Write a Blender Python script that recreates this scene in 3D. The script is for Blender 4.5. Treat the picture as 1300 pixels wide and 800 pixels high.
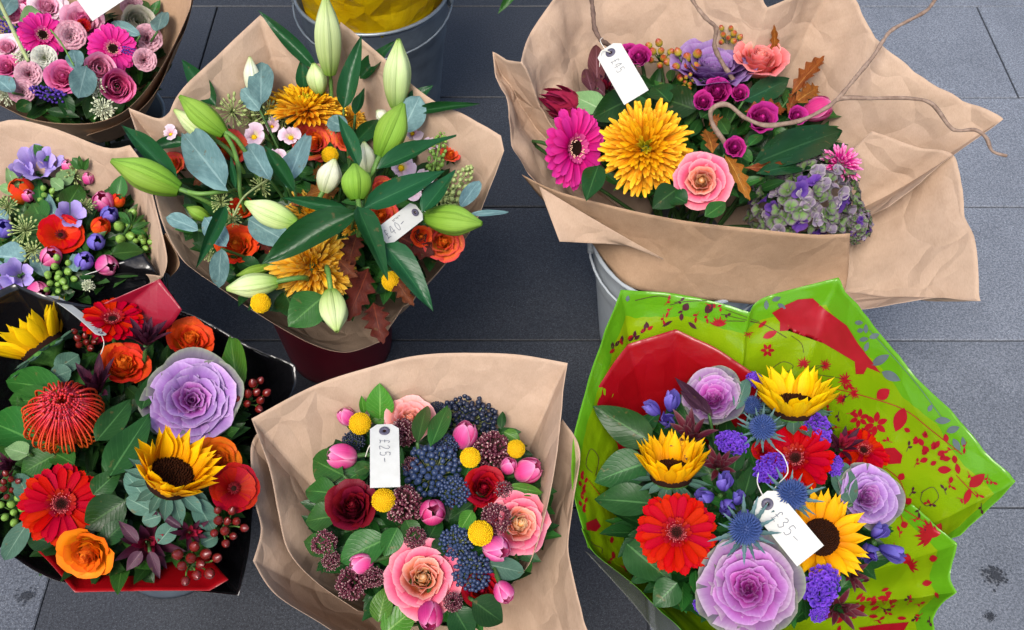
import bpy, bmesh, math, random
from mathutils import Vector as V, Matrix as M, noise
from mathutils.bvhtree import BVHTree

for o in list(bpy.data.objects): bpy.data.objects.remove(o, do_unlink=True)
SC = bpy.context.scene
COL = SC.collection
rnd = random.Random(7)
sin, cos, pi = math.sin, math.cos, math.pi
R_ = math.radians

# ------------------------------------------------------------------ camera, light
FX, CAMH, PITCH = 1300.0, 1.6, R_(52)
cam = bpy.data.cameras.new('camera'); camo = bpy.data.objects.new('camera', cam); COL.objects.link(camo)
cam.sensor_width = 36; cam.lens = 36 * FX / 1300; cam.clip_start = .02; cam.clip_end = 200
camo.location = (0, 0, CAMH); camo.rotation_euler = (pi/2 - PITCH, 0, 0)
SC.camera = camo
SUN_EL, SUN_AZ = 58, 200
w = bpy.data.worlds.new('World'); SC.world = w; w.use_nodes = True
nt = w.node_tree; bg = nt.nodes['Background']
sky = nt.nodes.new('ShaderNodeTexSky'); sky.sky_type = 'NISHITA'; sky.sun_disc = False
sky.sun_elevation = R_(SUN_EL); sky.sun_rotation = R_(SUN_AZ); sky.air_density = 1.0; sky.dust_density = 4.0; sky.ozone_density = 1.0
nt.links.new(sky.outputs[0], bg.inputs[0]); bg.inputs[1].default_value = .105
sun = bpy.data.lights.new('sun', 'SUN'); sun.energy = 1.5; sun.angle = R_(25); sun.color = (1, .97, .92)
suno = bpy.data.objects.new('sun', sun); COL.objects.link(suno)
_a, _e = R_(SUN_AZ), R_(SUN_EL)
_sd = V((sin(_a)*cos(_e), cos(_a)*cos(_e), sin(_e)))
suno.rotation_euler = (-_sd).to_track_quat('-Z', 'Y').to_euler()
SC.view_settings.view_transform = 'Standard'; SC.view_settings.look = 'None'
SC.view_settings.exposure = 0.95; SC.view_settings.gamma = 1; SC.view_settings.use_curve_mapping = False
SC.render.engine = 'CYCLES'
SC.cycles.max_bounces = 5; SC.cycles.diffuse_bounces = 3; SC.cycles.glossy_bounces = 2; SC.cycles.transmission_bounces = 3

# ------------------------------------------------------------------ from a picture point and a height to a place
RI = V((1, 0, 0)); FW = V((0, cos(PITCH), -sin(PITCH))); UP = V((0, sin(PITCH), cos(PITCH))); CAM = V((0, 0, CAMH))
def ray(px, py): return FW + RI*((px-650)/FX) + UP*((400-py)/FX)
def P(px, py, z):
    d = ray(px, py); return CAM + d*((z-CAMH)/d.z)
def m_per_px(p): return (V(p)-CAM).dot(FW)/FX
def to_cam(p): return (CAM-V(p)).normalized()
def axis(p, t):                       # t = lean to the right, lean upwards, towards the viewer
    n = to_cam(p); r = RI; u = n.cross(r).normalized()
    z = t[2] if len(t) > 2 else 1.0
    return (n*z + r*t[0] + u*t[1]).normalized()

# ------------------------------------------------------------------ materials
def lin(h):
    h = h.lstrip('#'); v = [int(h[i:i+2], 16)/255 for i in (0, 2, 4)]
    return tuple(x/12.92 if x <= .04045 else ((x+.055)/1.055)**2.4 for x in v) + (1,)
MATS = {}
class NT:
    def __init__(s, name):
        s.m = bpy.data.materials.new(name); s.m.use_nodes = True; s.t = s.m.node_tree
        s.b = s.t.nodes['Principled BSDF']; s.out = s.t.nodes['Material Output']; MATS[name] = s.m
    def n(s, typ, **k):
        nd = s.t.nodes.new('ShaderNode'+typ)
        for a, v in k.items(): setattr(nd, a, v)
        return nd
    def l(s, a, b): s.t.links.new(a, b)
    def val(s, sock, v):
        if hasattr(v, 'links') or isinstance(v, bpy.types.NodeSocket): s.l(v, sock)
        else: sock.default_value = v
    def math(s, op, a, b=0.0, c=None):
        nd = s.n('Math', operation=op); s.val(nd.inputs[0], a); s.val(nd.inputs[1], b)
        if c is not None: s.val(nd.inputs[2], c)
        return nd.outputs[0]
    def mix(s, f, a, b, mode='MIX'):
        nd = s.n('MixRGB', blend_type=mode); s.val(nd.inputs[0], f); s.val(nd.inputs[1], a); s.val(nd.inputs[2], b); return nd.outputs[0]
    def ramp(s, f, stops, ease='LINEAR'):
        nd = s.n('ValToRGB'); cr = nd.color_ramp; cr.interpolation = ease
        while len(cr.elements) < len(stops): cr.elements.new(.5)
        for e, (p, c) in zip(cr.elements, stops): e.position = p; e.color = lin(c) if isinstance(c, str) else c
        s.l(f, nd.inputs[0]); return nd.outputs[0]
    def noise(s, vec, scale, detail=2, rough=.5, dist=0):
        nd = s.n('TexNoise'); nd.inputs['Scale'].default_value = scale; nd.inputs['Detail'].default_value = detail
        nd.inputs['Roughness'].default_value = rough; nd.inputs['Distortion'].default_value = dist
        if vec is not None: s.l(vec, nd.inputs['Vector'])
        return nd.outputs[0]
    def bump(s, h, strength, dist=.002):
        nd = s.n('Bump'); nd.inputs['Strength'].default_value = strength; nd.inputs['Distance'].default_value = dist
        s.l(h, nd.inputs['Height']); s.l(nd.outputs[0], s.b.inputs['Normal'])
    def coords(s, which='Object'): return s.n('TexCoord').outputs[which]
    def mapping(s, vec, sc):
        nd = s.n('Mapping'); nd.inputs['Scale'].default_value = sc; s.l(vec, nd.inputs['Vector']); return nd.outputs[0]
    def translucent(s, col, f):
        t = s.n('BsdfTranslucent'); s.val(t.inputs[0], col); m = s.n('MixShader'); m.inputs[0].default_value = f
        s.l(s.b.outputs[0], m.inputs[1]); s.l(t.outputs[0], m.inputs[2]); s.l(m.outputs[0], s.out.inputs[0])

def pmat(name, stops, streak=.18, rough=.5, trans=.22, edge=None, spec=.14, var=.12, sc=(26, 2.2, 1)):
    """petal colour along its length (uv v), streaks along it, a tint of its own for every petal"""
    a = NT(name); uv = a.n('UVMap').outputs[0]; sp = a.n('SeparateXYZ'); a.l(uv, sp.inputs[0])
    c = a.ramp(sp.outputs[1], stops)
    nz = a.noise(a.mapping(uv, sc), 1, 3, .6)
    if edge:
        d = a.math('MULTIPLY', a.math('ABSOLUTE', a.math('SUBTRACT', sp.outputs[0], .5)), 2)
        e = a.math('MAXIMUM', a.math('POWER', d, 5), a.math('POWER', sp.outputs[1], edge[1]))
        e = a.math('MULTIPLY', e, a.math('ADD', a.math('MULTIPLY', nz, 1.2), .3))
        c = a.mix(a.math('MINIMUM', e, 1.0), c, lin(edge[0]))
    oi = a.n('ObjectInfo').outputs['Random']
    k = a.math('ADD', a.math('MULTIPLY', a.math('SUBTRACT', nz, .5), streak*3), a.math('MULTIPLY_ADD', oi, var*2, 1-var))
    hs = a.n('HueSaturation'); a.l(c, hs.inputs['Color']); a.l(k, hs.inputs['Value'])
    a.l(a.math('MULTIPLY_ADD', oi, .016, .492), hs.inputs['Hue'])
    a.l(hs.outputs[0], a.b.inputs['Base Color']); a.b.inputs['Roughness'].default_value = rough
    a.b.inputs['Specular IOR Level'].default_value = spec
    a.bump(nz, .35, .0015)
    if trans: a.translucent(hs.outputs[0], trans)
    return a.m
def lmat(name, base, vein, rough=.42, veins=.35, trans=.15, tip=None, spec=.28, var=.25, blotch=None, rib=.035):
    a = NT(name); uv = a.n('UVMap').outputs[0]; sp = a.n('SeparateXYZ'); a.l(uv, sp.inputs[0])
    d = a.math('ABSOLUTE', a.math('SUBTRACT', sp.outputs[0], .5))
    mid = a.math('LESS_THAN', d, a.math('MULTIPLY_ADD', sp.outputs[1], -rib*.7, rib))
    ang = a.math('SUBTRACT', a.math('MULTIPLY', sp.outputs[1], 9), a.math('MULTIPLY', d, 6))
    wob = a.noise(uv, 3, 2)
    fr = a.math('FRACT', a.math('ADD', ang, wob))
    sv = a.math('MULTIPLY', a.math('POWER', a.math('SUBTRACT', 1, a.math('ABSOLUTE', a.math('MULTIPLY_ADD', fr, 2, -1))), 7), veins)
    nz = a.noise(a.coords(), 3.2, 4, .6)
    c0 = lin(base)
    if blotch: c0 = a.mix(a.ramp(nz, [(.45, (0, 0, 0, 1)), (.62, (1, 1, 1, 1))]), lin(base), lin(blotch))
    if tip: c0 = a.mix(a.math('POWER', sp.outputs[1], 2.0), c0, lin(tip))
    c = a.mix(a.math('MAXIMUM', a.math('MULTIPLY', mid, .75), sv), c0, lin(vein))
    sp2 = a.noise(a.n('NewGeometry').outputs['Position'], 95, 2, .5); c = a.mix(a.ramp(sp2, [(.66, (0, 0, 0, 1)), (.74, (.55, .55, .55, 1))]), c, lin('#6a5a34'))
    oi = a.n('ObjectInfo').outputs['Random']
    k = a.math('ADD', a.math('MULTIPLY', a.math('SUBTRACT', nz, .5), .7), a.math('MULTIPLY_ADD', oi, var*2, 1-var))
    hs = a.n('HueSaturation'); a.l(c, hs.inputs['Color']); a.l(k, hs.inputs['Value'])
    a.l(a.math('MULTIPLY_ADD', oi, .03, .485), hs.inputs['Hue'])
    a.l(hs.outputs[0], a.b.inputs['Base Color'])
    a.l(a.math('MULTIPLY_ADD', nz, .3, rough-.15), a.b.inputs['Roughness'])
    a.b.inputs['Specular IOR Level'].default_value = spec
    a.bump(a.math('ADD', a.math('SUBTRACT', 0, sv), a.math('MULTIPLY', nz, .5)), .5, .002)
    if trans: a.translucent(hs.outputs[0], trans)
    return a.m
def smat(name, col, col2=None, rough=.5, spec=.4, scale=40, metal=0, bump=.2, var=.1, coat=0, trans=0):
    """a plain stuff with mottling"""
    a = NT(name); nz = a.noise(a.coords(), scale, 4, .6)
    c = a.mix(a.ramp(nz, [(.35, (0, 0, 0, 1)), (.65, (1, 1, 1, 1))]), lin(col), lin(col2 or col))
    oi = a.n('ObjectInfo').outputs['Random']
    hs = a.n('HueSaturation'); a.l(c, hs.inputs['Color']); a.l(a.math('MULTIPLY_ADD', oi, var*2, 1-var), hs.inputs['Value'])
    a.l(hs.outputs[0], a.b.inputs['Base Color']); a.b.inputs['Roughness'].default_value = rough
    a.b.inputs['Specular IOR Level'].default_value = spec; a.b.inputs['Metallic'].default_value = metal
    a.b.inputs['Coat Weight'].default_value = coat; a.b.inputs['Coat Roughness'].default_value = .15
    if bump: a.bump(nz, bump, .001)
    if trans: a.translucent(hs.outputs[0], trans)
    return a.m

# ------------------------------------------------------------------ mesh pieces: (verts, faces, uvs)
def grid(fn, ns, nt_):
    vs, uv, fs = [], [], []
    for j in range(nt_+1):
        for i in range(ns+1):
            s, t = -1+2*i/ns, j/nt_
            vs.append(fn(s, t)); uv.append(((s+1)/2, t))
    for j in range(nt_):
        for i in range(ns):
            a = j*(ns+1)+i; fs.append((a, a+1, a+ns+2, a+ns+1))
    return vs, fs, uv
def tf(g, mat): return [tuple(mat @ V(v)) for v in g[0]], g[1], g[2]
def join(gs):
    vs, fs, uv = [], [], []
    for g in gs:
        o = len(vs); vs += g[0]; fs += [tuple(i+o for i in f) for f in g[1]]; uv += g[2]
    return vs, fs, uv
def mesh(name, g, mat, smooth=True):
    me = bpy.data.meshes.new(name); me.from_pydata([tuple(v) for v in g[0]], [], g[1])
    ul = me.uv_layers.new(name='UVMap'); uv = g[2]
    li = [0]*len(me.loops); me.loops.foreach_get('vertex_index', li)
    ul.data.foreach_set('uv', [c for i in li for c in uv[i]])
    for m_ in (mat if isinstance(mat, (list, tuple)) else [mat]): me.materials.append(MATS[m_] if isinstance(m_, str) else m_)
    if smooth: me.polygons.foreach_set('use_smooth', [True]*len(me.polygons))
    me.update(); return me
def lathe(prof, n=12, cap=False):
    vs, fs, uv = [], [], []; k = len(prof)
    for j, (r, z) in enumerate(prof):
        for i in range(n):
            a = 2*pi*i/n; vs.append((r*cos(a), r*sin(a), z)); uv.append((i/n, j/(k-1)))
    for j in range(k-1):
        for i in range(n):
            a, b = j*n+i, j*n+(i+1) % n; fs.append((a, b, b+n, a+n))
    if cap: fs.append(tuple(range(n-1, -1, -1))); fs.append(tuple((k-1)*n+i for i in range(n)))
    return vs, fs, uv
def ball(r=1, n=8, k=6, sz=1.0):
    return lathe([(max(r*sin(pi*j/k), r*.002), -r*sz*cos(pi*j/k)) for j in range(k+1)], n)
def tube(pts, r0, r1=None, n=6, rf=None):
    pts = [V(p) for p in pts]; r1 = r0 if r1 is None else r1; k = len(pts)
    vs, fs, uv = [], [], []; up = V((.3, .2, 1)).normalized()
    for j, p in enumerate(pts):
        d = (pts[min(j+1, k-1)]-pts[max(j-1, 0)]).normalized()
        x = d.cross(up); x = x.normalized() if x.length > 1e-4 else V((1, 0, 0)); y = d.cross(x).normalized()
        up = -y if False else up
        r = r0+(r1-r0)*j/max(k-1, 1)
        if rf: r *= rf(j/max(k-1, 1))
        for i in range(n):
            a = 2*pi*i/n; vs.append(tuple(p+x*r*cos(a)+y*r*sin(a))); uv.append((i/n, j/max(k-1, 1)))
    for j in range(k-1):
        for i in range(n):
            a, b = j*n+i, j*n+(i+1) % n; fs.append((a, b, b+n, a+n))
    fs.append(tuple(range(n-1, -1, -1))); fs.append(tuple((k-1)*n+i for i in range(n)))
    return vs, fs, uv
def cr(p0, p1, p2, p3, t):
    return ((p1*2)+(p2-p0)*t+(p0*2-p1*5+p2*4-p3)*t*t+(p1*3-p0-p2*3+p3)*t*t*t)*.5
def curve(pts, m=6, closed=False, corners=()):
    pts = [V(p) for p in pts]; n = len(pts); out = []
    for i in range(n if closed else n-1):
        p1, p2 = pts[i], pts[(i+1) % n]
        p0 = pts[i-1] if (closed or i > 0) else p1
        p3 = pts[(i+2) % n] if (closed or i+2 < n) else p2
        if i in corners: p0 = p1
        if (i+1) % n in corners: p3 = p2
        for j in range(m): out.append(cr(p0, p1, p2, p3, j/m))
    if not closed: out.append(pts[-1])
    return out
def box(sx, sy, sz, bev=0):
    bm = bmesh.new(); bmesh.ops.create_cube(bm, size=1); bmesh.ops.scale(bm, vec=(sx, sy, sz), verts=bm.verts)
    if bev: bmesh.ops.bevel(bm, geom=bm.edges[:], offset=bev, segments=1, affect='EDGES')
    vs = [tuple(v.co) for v in bm.verts]; bm.verts.index_update(); fs = [tuple(v.index for v in f.verts) for f in bm.faces]; bm.free()
    return vs, fs, [(v[0]/sx+.5, v[1]/sy+.5) for v in vs]

# ------------------------------------------------------------------ objects
def tag(o, label=None, cat=None, group=None, kind=None):
    if label: o['label'] = label
    if cat: o['category'] = cat
    if group: o['group'] = group
    if kind: o['kind'] = kind
    return o
def empty(name, mat, label, cat, group=None):
    o = bpy.data.objects.new(name, None); COL.objects.link(o); o.empty_display_size = .02
    o.matrix_world = mat; return tag(o, label, cat, group)
def part(name, me, parent, mat=None, kind=None, label=None):
    o = bpy.data.objects.new(name, me); COL.objects.link(o)
    if parent: o.parent = parent
    if mat is not None: o.matrix_basis = mat
    if kind: o['kind'] = kind
    if label: o['label'] = label
    return o
def frame(p, z, y=None, s=1.0):
    z = V(z).normalized(); y = V(y) if y is not None else UP
    x = y.cross(z); x = x.normalized() if x.length > 1e-5 else V((1, 0, 0)); y = z.cross(x)
    m = M((x, y, z)).transposed().to_4x4()
    return M.Translation(V(p)) @ m @ M.Scale(s, 4)
RX = lambda a: M.Rotation(a, 4, 'X')
RY = lambda a: M.Rotation(a, 4, 'Y')
RZ = lambda a: M.Rotation(a, 4, 'Z')
T3 = lambda x, y, z: M.Translation((x, y, z))
# ------------------------------------------------------------------ materials of flowers and leaves
pmat('hot', [(0, '#8a0a4c'), (.3, '#cc0d79'), (1, '#e23a9c')], .12)
pmat('hotin', [(0, '#b01860'), (1, '#e0569a')], .1)
pmat('magenta', [(0, '#b01a78'), (.6, '#d01f88'), (1, '#f0a0cc')], .1)
pmat('scarlet', [(0, '#6c000a'), (.35, '#a6000c'), (1, '#b2000c')], .08, trans=.12, spec=.05)
pmat('redfl', [(0, '#6c0208'), (1, '#ac060a')], .15)
pmat('poppy', [(0, '#e88a10'), (.22, '#d8340c'), (1, '#cc1408')], .12)
pmat('rose_out', [(0, '#f0b088'), (.4, '#ec8484'), (.8, '#e25478'), (1, '#ea7a90')], .08, edge=('#f2a4ac', 12))
pmat('rose_mid', [(0, '#f2a460'), (.5, '#f0946a'), (1, '#ee8a7c')], .08, edge=('#f8c4b0', 12))
pmat('rose_core', [(0, '#f0a050'), (.6, '#f8bc80'), (1, '#fce0bc')], .06, trans=.45)
pmat('peach_out', [(0, '#f2b890'), (.6, '#f2a48e'), (1, '#ee8c90')], .07, edge=('#f6bcb8', 9))
pmat('salmon_out', [(0, '#f0a070'), (.6, '#ee7a68'), (1, '#ea6a6c')], .07, edge=('#f6a8a0', 9))
pmat('orange_out', [(0, '#f0a030'), (.45, '#ee8420'), (.8, '#ea5a18'), (1, '#dc3a18')], .12, edge=('#e04420', 5))
pmat('orange_in', [(0, '#e89018'), (.6, '#f08c28'), (1, '#ee7022')], .12)
pmat('tang_out', [(0, '#f0a020'), (.6, '#f09a1a'), (1, '#ec7a14')], .1, edge=('#ea6a14', 7))
pmat('coral_out', [(0, '#f4b050'), (.35, '#f29a40'), (.75, '#f07c38'), (1, '#ec5c40')], .12, edge=('#e44c54', 14))
pmat('maroon', [(0, '#2c0410'), (.6, '#560818'), (1, '#6a0a1e')], .12, trans=.06)
pmat('crimson', [(0, '#4c0410'), (.6, '#84061a'), (1, '#9a0a1e')], .12, trans=.08)
pmat('pinkrose', [(0, '#e0709c'), (.6, '#ee94b8'), (1, '#f2b8d0')], .1, trans=.3)
pmat('palepink', [(0, '#e0b0c0'), (.6, '#e8c4d0'), (1, '#ecd4dc')], .1)
pmat('deeppink', [(0, '#b82464'), (.6, '#d8488c'), (1, '#e680b0')], .1, trans=.3)
pmat('cream', [(0, '#b8c490'), (.6, '#d4d8bc'), (1, '#e0dccc')], .08)
pmat('dusty', [(0, '#a45870'), (.6, '#cc8a9e'), (1, '#e0b4c0')], .2, trans=.3)
pmat('tulip', [(0, '#ecd8d4'), (.1, '#e07aa4'), (.5, '#d83c86'), (1, '#e06aa4')], .2, edge=('#f0a8c8', 12), sc=(18, 1.2, 1))
pmat('tulipdeep', [(0, '#e0b0a8'), (.15, '#cc3c7e'), (1, '#c42a72')], .2, edge=('#e890b8', 12), sc=(18, 1.2, 1))
pmat('spray', [(0, '#7a0a48'), (.6, '#b0187a'), (1, '#cc3c98')], .15)
pmat('mum_out', [(0, '#c85e08'), (.5, '#e08c10'), (1, '#f2b81c')], .12, edge=('#f8cc40', 8))
pmat('mum_mid', [(0, '#d88008'), (.5, '#eaa410'), (1, '#f4c420')], .1)
pmat('mum_in', [(0, '#a8a010'), (.6, '#c8c018'), (1, '#e4d030')], .1)
pmat('amber_out', [(0, '#d07c0a'), (.5, '#e8a414'), (1, '#f4c838')], .12, edge=('#f0c860', 6))
pmat('sun_p', [(0, '#e08404'), (.4, '#f0ac06'), (1, '#f4c00c')], .12, trans=.28)
pmat('sun_y', [(0, '#e8a004'), (.4, '#f4c408'), (1, '#f6d010')], .12, trans=.28)
pmat('cab_in', [(0, '#a0208e'), (.6, '#b440a4'), (1, '#c264b8')], .1, edge=('#d49ad0', 14))
pmat('cab_mid', [(0, '#9c389c'), (.6, '#b058b0'), (1, '#b874bc')], .1, edge=('#d0a8d2', 13))
pmat('cab_out', [(0, '#844490'), (.6, '#9a60a2'), (1, '#a276a8')], .1, edge=('#c0b0bc', 12))
pmat('cab_lil', [(0, '#8c4ca4'), (.6, '#9c68b4'), (1, '#a67cbe')], .1, edge=('#c8acd4', 12))
pmat('cab_vio', [(0, '#74308c'), (.6, '#86489c'), (1, '#9468ac')], .16, edge=('#a890bc', 8))
pmat('cab_rim', [(0, '#4a5242'), (.6, '#5c5066'), (1, '#685c70')], .16, edge=('#848c74', 16), trans=.06)
pmat('lily', [(0, '#7aa436'), (.3, '#c0d488'), (.75, '#d4e2a8'), (1, '#b4cc78')], .26, rough=.55, edge=('#7c9c44', 40), sc=(34, .9, 1), trans=.2)
pmat('lilyg', [(0, '#56801f'), (.3, '#7aa034'), (.75, '#88ac44'), (1, '#6c9034')], .26, rough=.52, edge=('#5c8426', 40), sc=(34, .9, 1), trans=.15)
pmat('lilyw', [(0, '#b4c880'), (.3, '#dfe6c0'), (.75, '#ecefd8'), (1, '#cddaa0')], .2, rough=.55, edge=('#9ab060', 40), sc=(34, .9, 1), trans=.2)
pmat('freesia', [(0, '#b8a8d8'), (.5, '#a894d8'), (1, '#b8a8e4')], .1)
pmat('gentian', [(0, '#5a4cb0'), (.5, '#6c5cc0'), (1, '#8478d0')], .14)
pmat('viola', [(0, '#3c2880'), (.5, '#54389c'), (1, '#7050b4')], .14)
pmat('statice', [(0, '#4a20a0'), (.5, '#6030b8'), (1, '#7c50cc')], .2)
pmat('hyd_g', [(0, '#547830'), (.5, '#6c8a4c'), (1, '#7e8470')], .22, edge=('#6c4c74', 7), var=.25)
pmat('hyd_p', [(0, '#66783c'), (.4, '#807684'), (1, '#7a6484')], .22, edge=('#a8a49c', 8), var=.25)
pmat('hyd_v', [(0, '#482878'), (.5, '#54348a'), (1, '#6c4894')], .2, var=.25)
pmat('leuca', [(0, '#5a2a24'), (.4, '#5c1c2c'), (1, '#4a1828')], .18, trans=.1, edge=('#7a5a5c', 9))
pmat('leucad', [(0, '#4c1c2c'), (.5, '#48182c'), (1, '#38202e')], .18, trans=.08)
pmat('leucar', [(0, '#8a5a40'), (.35, '#94203c'), (1, '#8c1834')], .15, trans=.1)
pmat('proteap', [(0, '#7c8a4c'), (.3, '#a02848'), (1, '#88183c')], .15, trans=.08)
pmat('sky_pink', [(0, '#e0a0b4'), (.5, '#e4bccc'), (1, '#dccad4')], .12)
pmat('snap', [(0, '#e8d040'), (.3, '#e4dcb0'), (.6, '#dcb8cc'), (1, '#e4cfdc')], .12)
pmat('whitefl', [(0, '#c8d0a0'), (1, '#dcdcd0')], .06)
pmat('pin', [(0, '#c86c20'), (.4, '#cc4420'), (.8, '#b81828'), (1, '#d85868')], .1, rough=.35, trans=0)
pmat('carn', [(0, '#d8a8b8'), (.7, '#e4c4cc'), (1, '#c88a9c')], .3)

lmat('l_dark', '#1c3d18', '#3c6030', .35, .15)
lmat('l_mid', '#2c5a22', '#52803c', .36, .18)
lmat('l_fresh', '#477a24', '#80a654', .34, .35, trans=.25)
lmat('l_salal', '#244a20', '#4c7842', .34, .12, spec=.22)
lmat('l_euca', '#5e8080', '#8aa6a2', .6, .22, spec=.25, blotch='#6e8e8c')
lmat('l_eucag', '#4c7060', '#7c9a86', .55, .22, spec=.25)
lmat('l_lily', '#1c4c28', '#37683c', .32, .1, rib=.02)
lmat('l_oak', '#55230f', '#70391c', .6, .25, spec=.2, blotch='#3c160a', trans=.08)
lmat('l_rust', '#8a4c18', '#b07a3c', .55, .45, spec=.25, blotch='#6c3410', trans=.15)
lmat('l_asp', '#1c4224', '#345a38', .25, .05, rib=.03)
lmat('l_pale', '#7ba46a', '#a4c090', .5, .3, trans=.25)
lmat('l_purp', '#4a2c3c', '#6a4c58', .45, .2)
lmat('l_filler', '#142c12', '#264822', .45, .2)
lmat('l_wine', '#5a3038', '#84606a', .45, .3)
smat('stem', '#4a7030', '#62883c', .5, .35)
smat('stemd', '#2c4c22', '#3e602c', .5, .35)
smat('stempale', '#8a9a60', '#a0a878', .6, .3)
smat('bark', '#7a6456', '#9a8474', .75, .2, 120, bump=.6)
smat('barkd', '#54423a', '#6e5a50', .75, .2, 120, bump=.6)
smat('crasp', '#d8a808', '#e8c418', .7, .15, 200, bump=.4)
smat('craspd', '#c88e06', '#e0b010', .7, .15, 200, bump=.4)
smat('blueb', '#1e2a46', '#36486c', .32, .5, 300)
smat('navyb', '#141c30', '#222c44', .3, .5, 300)
smat('skim', '#4a1c28', '#6c3040', .45, .35, 300)
smat('skimt', '#a88480', '#c0a09a', .5, .3, 300)
smat('hyp', '#5c1412', '#761e18', .22, .55, 200, coat=.3)
pmat('hypg', [(0, '#6c8428'), (.4, '#98902c'), (.75, '#a04424'), (1, '#8c1c18')], .1, rough=.3, trans=0, spec=.5)
smat('sepal', '#3f7030', '#5a8a40', .5, .3)
smat('seed', '#8a9c5c', '#a4b074', .6, .25)
smat('gberry', '#6c9440', '#86a84c', .35, .4)
smat('diskd', '#1c0e0a', '#2c160e', .85, .1, 300)
smat('diskb', '#2c1408', '#40200c', .85, .1, 300)
smat('diskr', '#500410', '#7c0a14', .6, .2, 300)
smat('pollen', '#d8a090', '#e8c0a0', .7, .2, 300)
smat('pollenr', '#a01c24', '#e07878', .7, .2, 300)
smat('eryn', '#2c3e70', '#3c5288', .5, .3, 200)
smat('eryt', '#52649c', '#6a7cb0', .5, .3, 200)
lmat('eryl', '#4c6c6c', '#7c948c', .5, .1, tip='#5c7c80')
smat('white', '#c2c2bb', '#cacac4', .8, .2, 60, var=.02)
smat('lace', '#c4cca8', '#d8dcc0', .7, .2, 200)

# ------------------------------------------------------------------ petals
def angs_at(angs, t):
    x = t*(len(angs)-1); i = min(int(x), len(angs)-2); return angs[i]+(angs[i+1]-angs[i])*(x-i)
def cup(span, L, angs, r0=.02, z0=0, ns=6, nt_=7, drop=.2, pw=3, ruf=0, rf=3, wp=None, seed=0, lean=0.0, notch=0.0, inw=0):
    """a petal that sits on a ring round the z axis: angs = its lean from upright along its length"""
    N = 28; pr = [(r0, z0)]
    for i in range(N):
        a = R_(angs_at(angs, (i+.5)/N)); r, z = pr[-1]; pr.append((r+sin(a)*L/N, z+cos(a)*L/N))
    def fn(s, t):
        te = t*(1-drop*abs(s)**pw-notch*max(0, 1-abs(s)*3)*t)
        x = te*N; i = min(int(x), N-1); f = x-i
        r = pr[i][0]+(pr[i+1][0]-pr[i][0])*f; z = pr[i][1]+(pr[i+1][1]-pr[i][1])*f
        h = R_(span)/2*(wp(t) if wp else 1)
        w_ = ruf*t*t*(sin(rf*s*3.1+seed*2.3)+.6*sin(rf*s*5.7+seed))
        a = R_(angs_at(angs, te)); r += w_*cos(a)+lean*s*t*L - inw*(s*s)*t*L; z -= w_*sin(a)
        nn = noise.noise((s*1.3+seed*7.1, t*1.7, seed*3.3))*.05*L*t; r += nn
        r = max(r, .001)
        return (r*sin(s*h), r*cos(s*h), z)
    return grid(fn, ns, nt_)
def strap(L, W, wp, a0=0, bend=0, cupd=0, ns=4, nt_=6, groove=0, side=0, seed=0, r0=0, jag=0):
    """a narrow petal along +y"""
    N = 24; pr = [(r0, 0)]
    for i in range(N):
        a = R_(a0+bend*(i+.5)/N); y, z = pr[-1]; pr.append((y+cos(a)*L/N, z+sin(a)*L/N))
    def fn(s, t):
        te = t - (jag*abs(sin(s*4.2))*.06 if t > .95 else 0)
        x = te*N; i = min(int(x), N-1); f = x-i
        y = pr[i][0]+(pr[i+1][0]-pr[i][0])*f; z = pr[i][1]+(pr[i+1][1]-pr[i][1])*f
        w_ = W/2*wp(t); a = R_(a0+bend*t)
        h = cupd*s*s*w_ + groove*cos(s*7)*w_
        return (s*w_+side*t*t*L, y-sin(a)*h, z+cos(a)*h)
    return grid(fn, ns, nt_)
w_strap = lambda t: (.45+.75*t**.6)*(1 if t < .86 else max(.0, 1-((t-.86)/.14)**2*.5))
w_point = lambda t: max(.02, (sin(pi*min(1, (t*.86+.12)))**.75))*(1 if t < .6 else max(.03, 1-((t-.6)/.4)**1.5))
w_spoon = lambda t: .4+.7*t if t < .75 else .93*max(.15, (1-((t-.75)/.25)**2))**.5
w_leaf = lambda t: max(.015, sin(pi*t**.85)**.8)
w_lance = lambda t: max(.015, sin(pi*t**.7)**.9*(1-t*.15))
w_leafb = lambda t: max(.015, sin(pi*t**.72)**.78*(1-.1*t))
w_oval = lambda t: max(.015, sin(pi*t)**.55)
w_heart = lambda t: max(.02, sin(pi*t**.6)**.7*(1-.2*t))
def spin(k, n, j=0, r=None): return RZ(2*pi*(k+j)/n+(r.uniform(-.08, .08) if r else 0))

TP = {}
def cached(key, fn):
    if key not in TP: TP[key] = fn()
    return TP[key]
I4 = M.Identity(4)

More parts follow.
